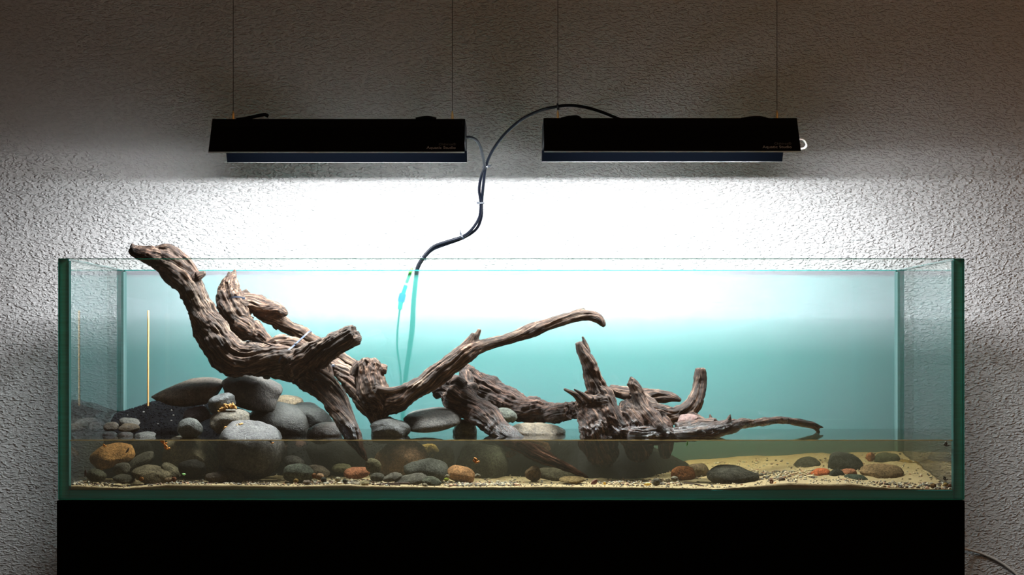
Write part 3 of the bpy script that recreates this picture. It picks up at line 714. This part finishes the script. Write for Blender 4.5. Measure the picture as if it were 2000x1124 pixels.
stone('brown grey stone tucked behind the round green grey one', 620, 923, 24, 13, 16, .13, (.24,.21,.18), group=GU)
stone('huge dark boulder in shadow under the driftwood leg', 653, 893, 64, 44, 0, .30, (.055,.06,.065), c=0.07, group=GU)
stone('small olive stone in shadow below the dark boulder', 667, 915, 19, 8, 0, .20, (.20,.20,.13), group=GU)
# --- under water, middle
stone('reddish flat stone on the gravel under the driftwood tip', 697, 924, 26, 11, -4, .15, (.72,.32,.20), group=GU)
stone('round olive pebble at the submerged driftwood tip', 729, 911, 16, 14, 12, .11, (.30,.29,.20), ex=2.6, group=GU)
stone('big brown boulder in the haze under the stump', 783, 897, 52, 40, 0, .26, (.58,.37,.26), group=GU)
stone('ochre stone behind the big brown boulder', 831, 889, 29, 22, -10, .33, (.75,.54,.2), group=GU)
stone('big dark slate stone with sharp crest in the middle', 833, 920, 45, 23, 6, .15, (.14,.155,.16), ex=2.8, group=GU)
stone('grey stone standing behind the dark slate stone', 868, 894, 20, 21, 8, .26, (.23,.24,.225), group=GU)
stone('small grey stone left of two flat grey stones', 737, 933, 14, 9, 0, .085, (.23,.235,.22), group=GU)
stone('flat grey stone tilted left of the big slate stone', 767, 933, 20, 8, -14, .08, (.25,.25,.24), group=GU)
stone('flat grey stone in front of the big slate stone', 803, 938, 34, 11, -10, .07, (.23,.235,.225), group=GU)
stone('low green grey stone under the tip of the slate stone', 842, 940, 22, 9, 6, .062, (.19,.215,.185), group=GU)
stone('salmon brown stone right of the slate stone', 900, 927, 28, 16, 14, .14, (.70,.40,.22), group=GU)
stone('huge green grey boulder in the haze behind the orange snail', 942, 905, 52, 44, 0, .30, (.21,.23,.19), c=0.06, group=GU)
stone('small rusty stone in the haze left of the submerged root', 996, 888, 13, 6, -6, .30, (.45,.22,.14), group=GU)
stone('upright brown stone on the sand under the submerged root', 1041, 926, 16, 15, -6, .13, (.33,.23,.15), group=GU)
stone('low grey olive stone behind the submerged root', 1085, 928, 40, 12, 6, .17, (.23,.22,.17), group=GU)
stone('tan flat stone at the end of the submerged root', 1117, 938, 25, 7, -3, .075, (.52,.40,.22), group=GU)
stone('rust brown boulder in the haze above the submerged root', 1062, 885, 42, 22, 8, .36, (.75,.38,.22), group=GU)
stone('grey green boulder in the haze right of the rust brown one', 1100, 898, 36, 26, 8, .40, (.22,.25,.21), group=GU)
stone('rosy stone high in the haze beyond the submerged root', 1118, 884, 14, 13, 0, .33, (.9,.4,.25), group=GU)
stone('pinkish stone in the haze under the right hand driftwood', 1238, 888, 14, 9, 10, .24, (.42,.24,.20), group=GU)
# --- under water, right
stone('orange brown stone left of the large dark oval stone', 1334, 927, 24, 16, -6, .17, (.95,.40,.18), group=GU)
stone('pale brown stone behind the orange brown one', 1362, 922, 23, 18, 6, .25, (.38,.31,.23), group=GU)
stone('large dark oval stone alone on the right hand sand', 1431, 930, 52, 20, 4, .11, (.15,.155,.145), ex=2.5, group=GU)
stone('hazy dark stone behind the orange red stone', 1574, 914, 30, 20, -16, .34, (.15,.155,.13), group=GU)
stone('bright orange red stone in the right hand group', 1601, 928, 22, 13, -6, .17, RD, group=GU)
stone('big dark pointed stone at the back of the right hand group', 1652, 909, 36, 24, 14, .28, (.10,.115,.115), ex=2.6, group=GU)
stone('small black stone right of the orange red stone', 1635, 930, 15, 13, 10, .15, (.07,.08,.075), group=GU)
stone('rosy low stone between the black stone and the tan one', 1657, 924, 17, 8, 0, .19, (.78,.36,.24), group=GU)
stone('dark green oval stone at the front of the right hand group', 1672, 938, 25, 11, 2, .12, (.10,.14,.125), group=GU)
stone('long tan banded stone at the right of the right hand group', 1722, 923, 43, 15, 0, .19, (.46,.33,.21), ex=2.6, group=GU)
stone('small rust stone high in the haze of the right hand group', 1700, 893, 9, 9, 0, .40, (.95,.40,.2), group=GU)
stone('hazy green stone behind the tan banded stone', 1733, 902, 26, 16, 0, .40, (.18,.21,.15), group=GU)
stone('ochre stone in the haze near the right glass', 1778, 912, 26, 13, 10, .38, (.8,.55,.18), group=GU)

# moss tufts glued between stones
def tuft(label, pts, n, rad):
    rr = np.random.RandomState(len(label)); c = catmull([P(*p) for p in pts], 0.002)
    idx = rr.randint(0, len(c), n); pos = c[idx] + rr.normal(scale=rad, size=(n, 3)) * np.array([1, 0.6, 0.8])
    v, f, _ = scatter(pos, rr.uniform(0.0012, 0.0034, n), 0.9, np.zeros((n, 3)), rr)
    return tag(mesh_obj('moss_tuft', v, f.tolist(), M['moss']), label, 'moss')
tuft('ochre moss tuft under the small blue grey stone', [(430, 806, .165), (440, 797, .16), (450, 793, .16), (457, 797, .155)], 90, 0.0028)
tuft('orange moss strands beside the frosty topped boulder', [(441, 838, .135), (450, 836, .125), (462, 834, .12), (472, 829, .125)], 60, 0.0022)

# ------------------------------------------------------------------ driftwood
def driftwood(name, label, branches, tint, seed, voxel=0.0019, twist=4.0, gnarl=0.18, groove=0.0012):
    V = []; Fs = []; C = []; R = []; A = []; T = []; Nn = []; B = []
    off = 0
    for bi, br in enumerate(branches):
        pts = np.array([[*P(px, py, d), S(r, d)] for px, py, d, r in br])
        q = catmull(pts, 0.004); q[:, 3] = np.maximum(q[:, 3], 0.0014)
        c, r = q[:, :3], q[:, 3]
        v, f = tube_geo(c, r, 18)
        V.append(v); Fs += [tuple(i + off for i in ff) for ff in f]; off += len(v)
        t, n, b = frames(c)
        s = np.concatenate([[0], np.cumsum(np.linalg.norm(np.diff(c, axis=0), axis=1))])
        C.append(c); R.append(r); A.append(s + bi * 1.37); T.append(t); Nn.append(n); B.append(b)
    raw = mesh_obj('raw', np.vstack(V), Fs, M['wood'])
    md = raw.modifiers.new('remesh', 'REMESH'); md.mode = 'VOXEL'; md.voxel_size = voxel
    dg = bpy.context.evaluated_depsgraph_get(); dg.update()
    me = bpy.data.meshes.new_from_object(raw.evaluated_get(dg)); me.name = name
    bpy.data.objects.remove(raw)
    C, R, A, T, Nn, B = map(np.concatenate, (C, R, A, T, Nn, B))
    nv = len(me.vertices); co = np.empty(nv * 3); me.vertices.foreach_get('co', co); co = co.reshape(-1, 3)
    # light smoothing softens the branch junctions
    ed = np.empty(len(me.edges) * 2, dtype=np.int64); me.edges.foreach_get('vertices', ed); ed = ed.reshape(-1, 2)
    deg = np.bincount(ed.ravel(), minlength=nv)[:, None]
    for _ in range(5):
        acc = np.zeros_like(co)
        for k in range(3):
            acc[:, k] = np.bincount(ed[:, 0], co[ed[:, 1], k], nv) + np.bincount(ed[:, 1], co[ed[:, 0], k], nv)
        co = co * 0.4 + 0.6 * acc / deg
    me.vertices.foreach_set('co', co.ravel()); me.update()
    no = np.empty(nv * 3); me.vertices.foreach_get('normal', no); no = no.reshape(-1, 3)
    best = np.zeros(nv, dtype=np.int64)
    for k in range(0, nv, 20000):
        dd = ((co[k:k + 20000, None] - C[None]) ** 2).sum(2) / (R[None] ** 2 + 1e-6)
        best[k:k + 20000] = dd.argmin(1)
    rel = co - C[best]
    u = (rel * Nn[best]).sum(1); w = (rel * B[best]).sum(1); s = A[best] + (rel * T[best]).sum(1)
    an = s * twist + 0.6 * noise3(np.stack([s * 9, s * 0, s * 0 + seed], 1))
    cu, su = np.cos(an), np.sin(an); u, w = u * cu - w * su, u * su + w * cu
    wob = fbm(co * 22 + seed, 2) * 0.0022
    q = np.stack([(u + wob) * 175, (w - wob) * 175, s * 12], 1) + seed * 7.7
    ridg = 1 - np.abs(noise3(q)) * 2.2
    ridg2 = 1 - np.abs(noise3(q * np.array([2.1, 2.1, 1.6]) + 31)) * 2.2
    low_n = fbm(co * 30 + seed * 2.3, 3); mid_n = fbm(co * 75 + seed, 2)
    rloc = R[best]; amp = np.clip(rloc / 0.022, 0.15, 1.25)
    disp = rloc * gnarl * low_n + amp * (groove * (ridg - 0.55) + groove * 0.5 * (ridg2 - 0.55)) + 0.0014 * amp * mid_n
    crack = np.clip((noise3(q * np.array([0.62, 0.62, 0.5]) + 57) - 0.26) / 0.10, 0, 1)
    disp -= crack * 0.0034 * amp
    co = co + no * disp[:, None]
    me.vertices.foreach_set('co', co.ravel())
    at = me.attributes.new('grain', 'FLOAT_VECTOR', 'POINT'); at.data.foreach_set('vector', (q * 1.15).astype(np.float32).ravel())
    me.polygons.foreach_set('use_smooth', [True] * len(me.polygons)); me.update()
    me.materials.clear(); me.materials.append(M['wood'])
    o = bpy.data.objects.new(name, me); COL.objects.link(o); o.color = (*tint, 1)
    return tag(o, label, 'driftwood')

driftwood('driftwood', 'tall driftwood trunk rising over the left rim with a blunt side stub', [
    [(257,484,.30,9),(264,491,.30,13),(276,496,.30,15),(292,499,.30,18),(320,510,.30,24),(350,535,.29,27),(375,568,.28,26),(395,612,.27,27),(418,655,.26,34),(450,696,.25,37),(490,702,.25,35),(540,706,.24,32),(585,716,.23,37),(612,730,.22,36),
     (637,762,.19,24),(655,790,.16,20),(672,820,.13,18),(688,850,.11,18),(700,872,.095,11),(712,892,.085,6),(718,903,.08,2)],
    [(585,718,.22,36),(618,694,.20,30),(650,675,.18,25),(680,660,.17,22.5),(696,653,.165,19)],
    [(685,665,.165,14),(700,666,.16,10),(705,667,.16,6)],
    [(298,492,.30,6),(312,484,.30,6),(328,485,.30,9),(345,497,.30,11),(365,515,.295,13),(385,545,.29,10)],
    [(262,488,.295,7),(259,480,.295,4.5),(258,475,.295,3)],
    [(385,540,.27,10),(402,533,.27,5)],
    [(625,735,.19,16),(648,752,.175,14),(668,775,.155,10),(682,805,.135,8),(700,850,.105,7)],
  ], (1.0, 0.95, 0.92), 3)
driftwood('driftwood', 'ragged spiked driftwood piece tied behind the tall trunk', [
    [(459,526,.385,2),(457,536,.385,6),(450,552,.38,15),(448,575,.38,25),(452,600,.37,28),(468,630,.36,29),(490,645,.355,22),(508,655,.35,16),(525,668,.35,12)],
    [(447,530,.38,2),(447,545,.38,7)],
    [(470,582,.375,8),(480,572,.375,7),(485,568,.375,6)],
    [(455,595,.37,20),(485,590,.37,20),(515,600,.37,18),(540,606,.37,14),(556,612,.37,8),(562,616,.37,3)],
    [(500,605,.38,14),(530,618,.385,16),(548,628,.39,15),(580,648,.395,14),(610,667,.395,14),(650,690,.395,14),(690,714,.395,14),(730,745,.39,14)],
    [(535,625,.385,8),(538,640,.385,5),(541,646,.385,2)],
    [(462,628,.34,14),(480,640,.335,16),(495,652,.335,9)],
    [(515,678,.34,8),(545,671,.34,15),(575,673,.34,14),(610,688,.34,12)],
    [(463,575,.36,12),(478,590,.355,8),(505,592,.36,6)],
  ], (1.12, 1.03, 0.96), 11, gnarl=0.27, groove=0.0016)
driftwood('driftwood', 'knobbly driftwood stump with one long arm curving to the right', [
    [(720,700,.27,15),(721,715,.27,25),(722,740,.27,30),(730,768,.26,32),(744,790,.26,27),(742,812,.26,15),(740,830,.26,10)],
    [(735,785,.26,29),(775,783,.26,24),(800,766,.26,20),(840,744,.26,21),(880,712,.26,20),(915,687,.26,19),(940,677,.265,13),(970,668,.27,11),(1000,660,.27,11.5),(1040,645,.28,14),(1080,631,.28,12.5),(1120,619,.29,11.5),(1150,616,.29,11),(1168,622,.29,10),(1177,632,.29,7),(1181,639,.29,3)],
    [(735,722,.27,14),(748,722,.27,11),(756,723,.27,9)],
    [(705,712,.265,12),(694,722,.265,10),(690,735,.265,9)],
    [(922,676,.262,9),(930,660,.262,6),(937,643,.262,4.5)],
    [(905,680,.258,10),(918,664,.258,8),(925,651,.258,5)],
    [(1120,612,.29,6),(1135,605,.29,3.5),(1142,603,.29,2)],
    [(600,690,.34,12),(640,706,.335,15),(680,738,.32,21),(712,775,.30,24),(735,812,.28,18),(745,840,.27,14)],
    [(735,760,.23,8),(765,762,.235,7),(800,752,.25,4)],
  ], (1.10, 1.03, 0.98), 23, gnarl=0.13)
driftwood('driftwood', 'twisted dark driftwood root arching behind the long arm, one leg dipping into the water', [
    [(903,716,.37,9),(912,728,.37,18),(928,750,.37,26),(955,768,.37,30),(985,788,.37,31),(1015,797,.36,28),(1045,801,.35,25),(1080,807,.33,19),(1118,803,.27,19)],
    [(848,768,.33,12),(868,762,.32,22),(892,775,.31,30),(922,797,.28,28),(948,816,.25,25),(975,838,.22,21),(1000,858,.18,17),(1044,887,.13,14),(1076,901,.11,11),(1108,914,.095,8),(1150,934,.08,3)],
    [(905,740,.34,20),(915,760,.31,14),(926,760,.285,11)],
    [(880,750,.31,14),(895,742,.29,10),(910,752,.28,8)],
    [(940,790,.26,12),(965,805,.235,10),(985,832,.205,8),(1005,850,.18,6)],
    [(1010,868,.15,8),(1050,876,.135,7),(1090,900,.11,5)],
  ], (0.52, 0.42, 0.39), 37, gnarl=0.27, groove=0.0016)
driftwood('driftwood', 'low spreading driftwood root on the right with upright horn and long tail', [
    [(1129,668,.20,7),(1135,682,.20,10),(1146,702,.20,13),(1155,726,.20,15.5),(1163,748,.20,19),(1172,772,.20,24),(1183,800,.19,26),(1198,830,.17,20),(1215,852,.15,12)],
    [(1150,690,.205,5),(1144,672,.205,4.5),(1137,657,.205,2.5)],
    [(1142,788,.19,11),(1122,771,.18,6.5),(1100,760,.18,3.5)],
    [(1152,782,.17,9),(1136,770,.165,5),(1120,760,.165,2)],
    [(1128,798,.20,16),(1150,788,.20,25),(1172,790,.19,26)],
    [(1150,805,.20,24),(1162,830,.18,32),(1168,852,.17,37),(1174,872,.20,36),(1182,895,.24,26)],
    [(1231,736,.20,3),(1236,747,.20,8.5),(1244,768,.20,13),(1255,795,.19,17),(1272,816,.17,17),(1292,838,.15,14),(1312,852,.14,11)],
    [(1226,748,.20,4),(1233,754,.20,6),(1245,762,.20,6)],
    [(1222,785,.21,14),(1230,815,.19,26),(1240,845,.17,30),(1246,868,.19,30),(1250,890,.22,20)],
    [(1225,850,.15,18),(1260,852,.15,20),(1300,852,.15,15),(1345,848,.14,15),(1385,842,.14,17),(1415,836,.15,16),(1438,830,.18,12),(1470,827,.24,8.5),(1505,823,.30,8),(1530,822,.34,7.5),(1560,826,.38,7.5),(1585,831,.41,7),(1600,834,.42,4.5),(1608,836,.43,2)],
    [(1588,832,.41,5),(1597,841,.415,4),(1602,848,.42,2.5)],
    [(1420,826,.15,7),(1425,815,.15,4),(1427,809,.15,1.8)],
    [(1183,780,.185,14),(1200,805,.175,12),(1214,828,.16,10),(1228,850,.15,8)],
    [(1320,838,.17,12),(1365,830,.19,11),(1400,828,.17,12)],
  ], (0.92, 0.80, 0.74), 51, gnarl=0.20, groove=0.0015)
driftwood('driftwood', 'driftwood branch with upturned end standing behind the low spreading root', [
    [(1368,719,.30,10.5),(1368,730,.30,12),(1367,752,.30,13.5),(1360,778,.29,16),(1346,800,.28,18),(1318,812,.27,18),(1285,810,.26,21),(1250,802,.25,20),(1215,800,.25,16)],
    [(1190,762,.34,10),(1225,770,.34,15),(1262,775,.33,17),(1292,775,.32,13),(1315,778,.31,9),(1331,783,.31,4)],
    [(1245,775,.32,16),(1262,792,.29,20),(1275,805,.27,18)],
    [(1385,832,.265,7),(1388,820,.265,5),(1386,809,.265,2)],
    [(1300,805,.27,5),(1305,792,.27,3)],
    [(1345,815,.27,14),(1370,826,.26,12),(1385,835,.25,8)],
    [(1290,822,.25,18),(1300,850,.24,20),(1300,872,.25,16),(1300,892,.27,10)],
  ], (0.86, 0.78, 0.74), 67, gnarl=0.17)

# straps that tie the wood together
def strap(label, pts, mat, head_at, w=0.0034, group='straps on the driftwood'):
    c = catmull([P(*p) for p in pts], 0.003); t, n, b = frames(c)
    V = []; Fs = []
    view = np.array([0, -1.0, 0])
    for i in range(len(c)):
        s_ = np.cross(t[i], view); s_ /= np.linalg.norm(s_) + 1e-9; o_ = np.cross(s_, t[i])
        for (x, y) in ((-w / 2, 0), (w / 2, 0), (w / 2, 0.0011), (-w / 2, 0.0011)): V.append(c[i] + s_ * x + o_ * y)
    m = len(c)
    for i in range(m - 1):
        for q in range(4): Fs.append((i * 4 + q, i * 4 + (q + 1) % 4, i * 4 + 4 + (q + 1) % 4, i * 4 + 4 + q))
    Fs += [(0, 1, 2, 3), ((m - 1) * 4 + 3, (m - 1) * 4 + 2, (m - 1) * 4 + 1, (m - 1) * 4)]
    o = empty('cable_tie', P(*pts[0])); tag(o, label, 'cable tie', group)
    keep(mesh_obj('band', V, Fs, mat), o)
    h = P(*head_at); bm = bmesh.new(); box(bm, h.x - 0.003, h.x + 0.003, h.y - 0.0025, h.y + 0.0025, h.z - 0.0026, h.z + 0.0026, bev=0.0007)
    keep(bm_obj('head', bm, mat), o); return o
strap('grey blue cable tie slanting across the trunk to the branch behind', [(546,716,.205), (546,704,.200), (553,693,.203), (566,682,.215), (577,673,.245), (590,661,.345), (603,649,.372), (608,648,.392)], M['tie'], (577, 673, .24))
strap('grey blue cable tie where the leg leaves the trunk', [(614,744,.178), (622,738,.178), (634,726,.20), (645,716,.30), (655,717,.318), (664,722,.322)], M['tie'], (651, 715, .312), 0.0042)
strap('pale blue cable tie on the ragged spiked piece', [(447,584,.338), (455,581,.334), (464,580,.334), (474,582,.338)], M['tie'], (476, 583, .336))
strap('dark thin tie along the top of the trunk', [(484,668,.232), (500,668,.222), (518,671,.218), (532,676,.217)], M['dark_tie'], (484, 668, .23), 0.0025)
stone('tiny shiny dark pebble caught under the trunk', 521, 737, 7, 5, 0, .24, (.10, .14, .14), name='pebble', cat='pebble')

# ------------------------------------------------------------------ skewer
base_p, top_p = P(289, 806, .468), P(289.5, 607, .468)
tag(tube('bamboo_skewer', [base_p - Vector((0, 0, 0.03)), base_p, top_p], 0.0022, M['bamboo'], sides=10, step=0.02), 'thin upright bamboo skewer stuck in the black soil', 'skewer')

# ------------------------------------------------------------------ gravel and pebbles on the sand
rs = np.random.RandomState(21)
PAL = np.array([(.55,.47,.33),(.40,.33,.24),(.25,.24,.21),(.12,.11,.10),(.62,.56,.44),(.42,.24,.16),(.30,.31,.27),(.50,.40,.26),(.18,.12,.09)])
pts = []; rad = []; cl = []
def gravel_patch(px0, px1, d0, d1, n, r0, r1, dark=0.2):
    x = (rs.uniform(px0, px1, n) - VX) * (CAM_D + 0.1) / F_PX; d = rs.uniform(d0, d1, n)
    x = np.clip(x, XI0 + 0.006, XI1 - 0.006)
    r = rs.uniform(r0, r1, n); z = sand_z(x, d)
    k = rs.randint(0, len(PAL), n); c = PAL[k] * rs.uniform(0.7, 1.25, (n, 1))
    dk = rs.rand(n) < dark; c[dk] = np.array([.05, .035, .028])
    pts.append(np.stack([x, d, z + r * 0.35], 1)); rad.append(r); cl.append(c)
gravel_patch(135, 1860, .020, .10, 900, .0010, .0022, .45)
gravel_patch(135, 1860, .05, .50, 1500, .0014, .0030, .15)
gravel_patch(600, 760, .03, .14, 260, .0018, .0042, .1)
gravel_patch(300, 560, .02, .09, 200, .0016, .0036, .3)
gravel_patch(870, 1010, .04, .14, 260, .0018, .0040, .1)
gravel_patch(1190, 1330, .06, .16, 220, .0018, .0040, .05)
gravel_patch(1480, 1620, .10, .25, 200, .0018, .0042, .05)
gravel_patch(1700, 1862, .02, .10, 160, .0016, .0042, .3)
gravel_patch(135, 215, .02, .08, 90, .0014, .0030, .3)
pts = np.vstack(pts); rad = np.concatenate(rad); cl = np.vstack(cl)
gv, gf, gc = scatter(pts, rad, 0.75, cl, rs)
gravel = mesh_obj('gravel', gv, gf.tolist(), M['gravel'], smooth=False); set_tint(gravel.data, gc)
tag(gravel, 'fine mixed gravel strewn over the sand bed', 'gravel', kind='stuff')
def pebble(px, py, a, b, col, label, d=None, rot=0):
    return stone(label, px, py, a, b, rot, d if d is not None else max(0.03, depth_for(px, py + b * 0.6)), col, c=S(a, .05) * 0.9, name='pebble', cat='pebble', group='pebbles on the sand')
pebble(206, 946, 4, 3, (.70,.68,.60), 'white pebble on the sand at the left front, below the low dark stone', .03)
pebble(276, 936, 5, 4, (.60,.28,.10), 'orange pebble on the sand left of the wedge stone', .035)
pebble(329, 938, 8, 5, (.48,.36,.24), 'tan pebble under the capsule shaped stone', .04)
pebble(340, 937, 5, 5, (.45,.20,.13), 'red brown pebble under the capsule shaped stone', .035)
pebble(578, 940, 5, 4, (.65,.45,.18), 'yellow pebble in front of the round green grey stone', .035)
pebble(599, 943, 8, 5, (.38,.32,.29), 'pinkish grey pebble right of the yellow one', .035)
pebble(625, 931, 8, 6, (.55,.36,.24), 'salmon pebble beside the round green grey stone', .05)
pebble(614, 930, 5, 5, (.30,.15,.08), 'dark rust pebble beside the round green grey stone', .05)
pebble(632, 938, 6, 5, (.13,.14,.14), 'dark pebble among the gravel below the driftwood leg', .04)
pebble(674, 940, 5, 4, (.10,.11,.10), 'dark pebble in front of the reddish flat stone', .035)
pebble(660, 937, 6, 5, (.60,.57,.45), 'cream pebble in front of the reddish flat stone', .04)
pebble(712, 945, 10, 6, (.62,.56,.36), 'large cream pebble at the front glass left of the dark twig', .03)
pebble(695, 946, 9, 5, (.56,.53,.44), 'pale grey pebble left of the large cream one', .03)
pebble(872, 937, 5, 3, (.45,.55,.10), 'lime green pebble right of the low green grey stone', .035)
pebble(873, 931, 5, 4, (.60,.56,.46), 'whitish pebble above the lime green one', .05)
pebble(830, 948, 6, 4, (.55,.52,.42), 'pale pebble in front of the big slate stone', .03)
pebble(933, 930, 6, 4, (.42,.40,.34), 'grey pebble below the orange snail', .06)
pebble(1282, 942, 8, 7, (.30,.30,.28), 'grey pebble right of the yellow leaf scrap', .05)
pebble(1317, 936, 7, 5, (.36,.35,.31), 'grey pebble below the orange brown stone', .06)
pebble(1527, 938, 7, 5, (.30,.24,.22), 'plum grey pebble right of the dark snail on the sand', .06)
pebble(1543, 943, 6, 3, (.66,.60,.52), 'whitish flat pebble right of the dark snail on the sand', .045)
pebble(1847, 948, 5, 5, (.60,.42,.18), 'honey coloured pebble in the right front corner', .035)
pebble(1856, 951, 6, 5, (.20,.09,.05), 'dark red pebble in the right front corner', .03)
pebble(1823, 950, 6, 5, (.28,.17,.09), 'brown pebble left of the honey coloured one', .035)

# ------------------------------------------------------------------ snails, leaves, twigs
def snail(px, py, d, size, label, ms, mf, ang=0.0):
    c = P(px, py, d); o = empty('snail', c); tag(o, label, 'snail')
    t = np.linspace(0, 4.4 * math.pi, 70); r = 0.16 * np.exp(0.125 * t); r = r / r[-1]
    cc = np.stack([r * np.cos(t + ang), -0.25 + 0.2 * (1 - r), r * np.sin(t + ang)], 1) * size
    Vv, Ff = tube_geo(cc + np.array(c), 0.48 * r * size * 0.95, 10); keep(mesh_obj('shell', Vv, Ff, ms, smooth=True), o)
    f = tube_geo(catmull([np.array(c) + size * np.array(q) for q in ((0.2, 0.15, -0.9), (0.9, 0.2, -0.95), (1.7, 0.2, -0.7), (2.1, 0.15, -0.3))], 0.001), 0.42 * size, 8)
    keep(mesh_obj('foot', f[0], f[1], mf, smooth=True), o); return o
snail(927, 900, .021, 0.0044, 'orange snail on the front glass in the middle of the tank', M['shell'], M['flesh'], 0.6)
snail(318, 864, .021, 0.0038, 'orange snail at the waterline on the left front glass', M['shell'], M['flesh'], 2.0)
snail(323, 874, .021, 0.0040, 'orange snail just below the one at the waterline', M['shell'], M['flesh'], 1.0)
snail(203, 871, .022, 0.0024, 'tiny rusty snail above the ochre boulder', M['shell'], M['flesh'], 1.0)
snail(529, 864, .021, 0.0026, 'tiny rusty snail at the waterline before the big grey boulder', M['shell_dark'], M['flesh'], 1.5)
snail(1846, 868, .021, 0.0038, 'black snail at the waterline near the right glass', M['shell_dark'], M['flesh_dark'], 0.3)
snail(1506, 942, .034, 0.0046, 'dark red brown snail on the right hand sand', M['leaf'], M['flesh'], 1.2)
snail(1844, 935, .022, 0.0034, 'dark snail low on the front glass in the right corner', M['shell_dark'], M['flesh_dark'], 0.9)
def leaf(px, py, d, L, W, rot, label, mat, curl=0.3, cat='leaf'):
    V = []; n = 8
    for i in range(n + 1):
        t = i / n; w = W * math.sin(math.pi * min(0.98, max(0.03, t))) ** 0.8; z = curl * L * (t - 0.5) ** 2
        for s_ in (-1, -0.5, 0, 0.5, 1): V.append(((t - 0.5) * L, s_ * w * 0.25, z + s_ * w * 0.5 + 0.18 * W * abs(s_)))
    Fs = [(i * 5 + k, i * 5 + k + 1, i * 5 + 6 + k, i * 5 + 5 + k) for i in range(n) for k in range(4)]
    o = mesh_obj('leaf_scrap', V, Fs, mat, smooth=True); md = o.modifiers.new('thickness', 'SOLIDIFY'); md.thickness = 0.0006
    o.location = P(px, py, d); o.rotation_euler = (0, math.radians(rot), 0.2); return tag(o, label, cat)
leaf(1162, 944, .034, .016, .009, -35, 'curled brown leaf on the sand at the end of the submerged root', M['leaf'])
leaf(1265, 948, .03, .016, .006, -5, 'yellow leaf scrap on the sand under the right hand driftwood', M['leaf_yellow'])
leaf(1180, 946, .032, .007, .006, 40, 'small yellow leaf bit right of the curled brown leaf', M['leaf_yellow'])
leaf(359, 928, .04, .009, .004, 10, 'bright green leaf tip on the gravel left of the beige block', M['leaf_green'])
leaf(250, 881, .09, .013, .004, -60, 'dark leaf sliver stuck on the ochre boulder', M['twig'])
leaf(168, 925, .03, .016, .005, -85, 'dark upright leaf sliver in the left front corner', M['twig'])
leaf(1343, 867, .022, .011, .003, -78, 'green leaf sliver hanging from the waterline on the right', M['leaf_green'])
leaf(1860, 866, .022, .010, .003, 65, 'dark leaf sliver hanging at the waterline in the right corner', M['twig'])
leaf(1576, 947, .026, .007, .004, 0, 'tiny yellow leaf bit on the sand below the orange red stone', M['leaf_yellow'])
for k, (a_, b_, lb) in enumerate((((726, 947), (800, 944), 'long dark twig lying on the sand before the flat grey stones'), ((740, 948), (782, 948), 'short dark twig below the long dark one'), ((1335, 944), (1375, 950), 'dark twig on the sand left of the large dark oval stone'))):
    q0, q1 = P(*a_, .034 - .006 * k), P(*b_, .034 - .006 * k); mid = (q0 + q1) / 2 + Vector((0, 0.003, 0.001))
    tag(tube('twig', [q0, mid, q1], 0.0013, M['twig'], sides=6), lb, 'twig')
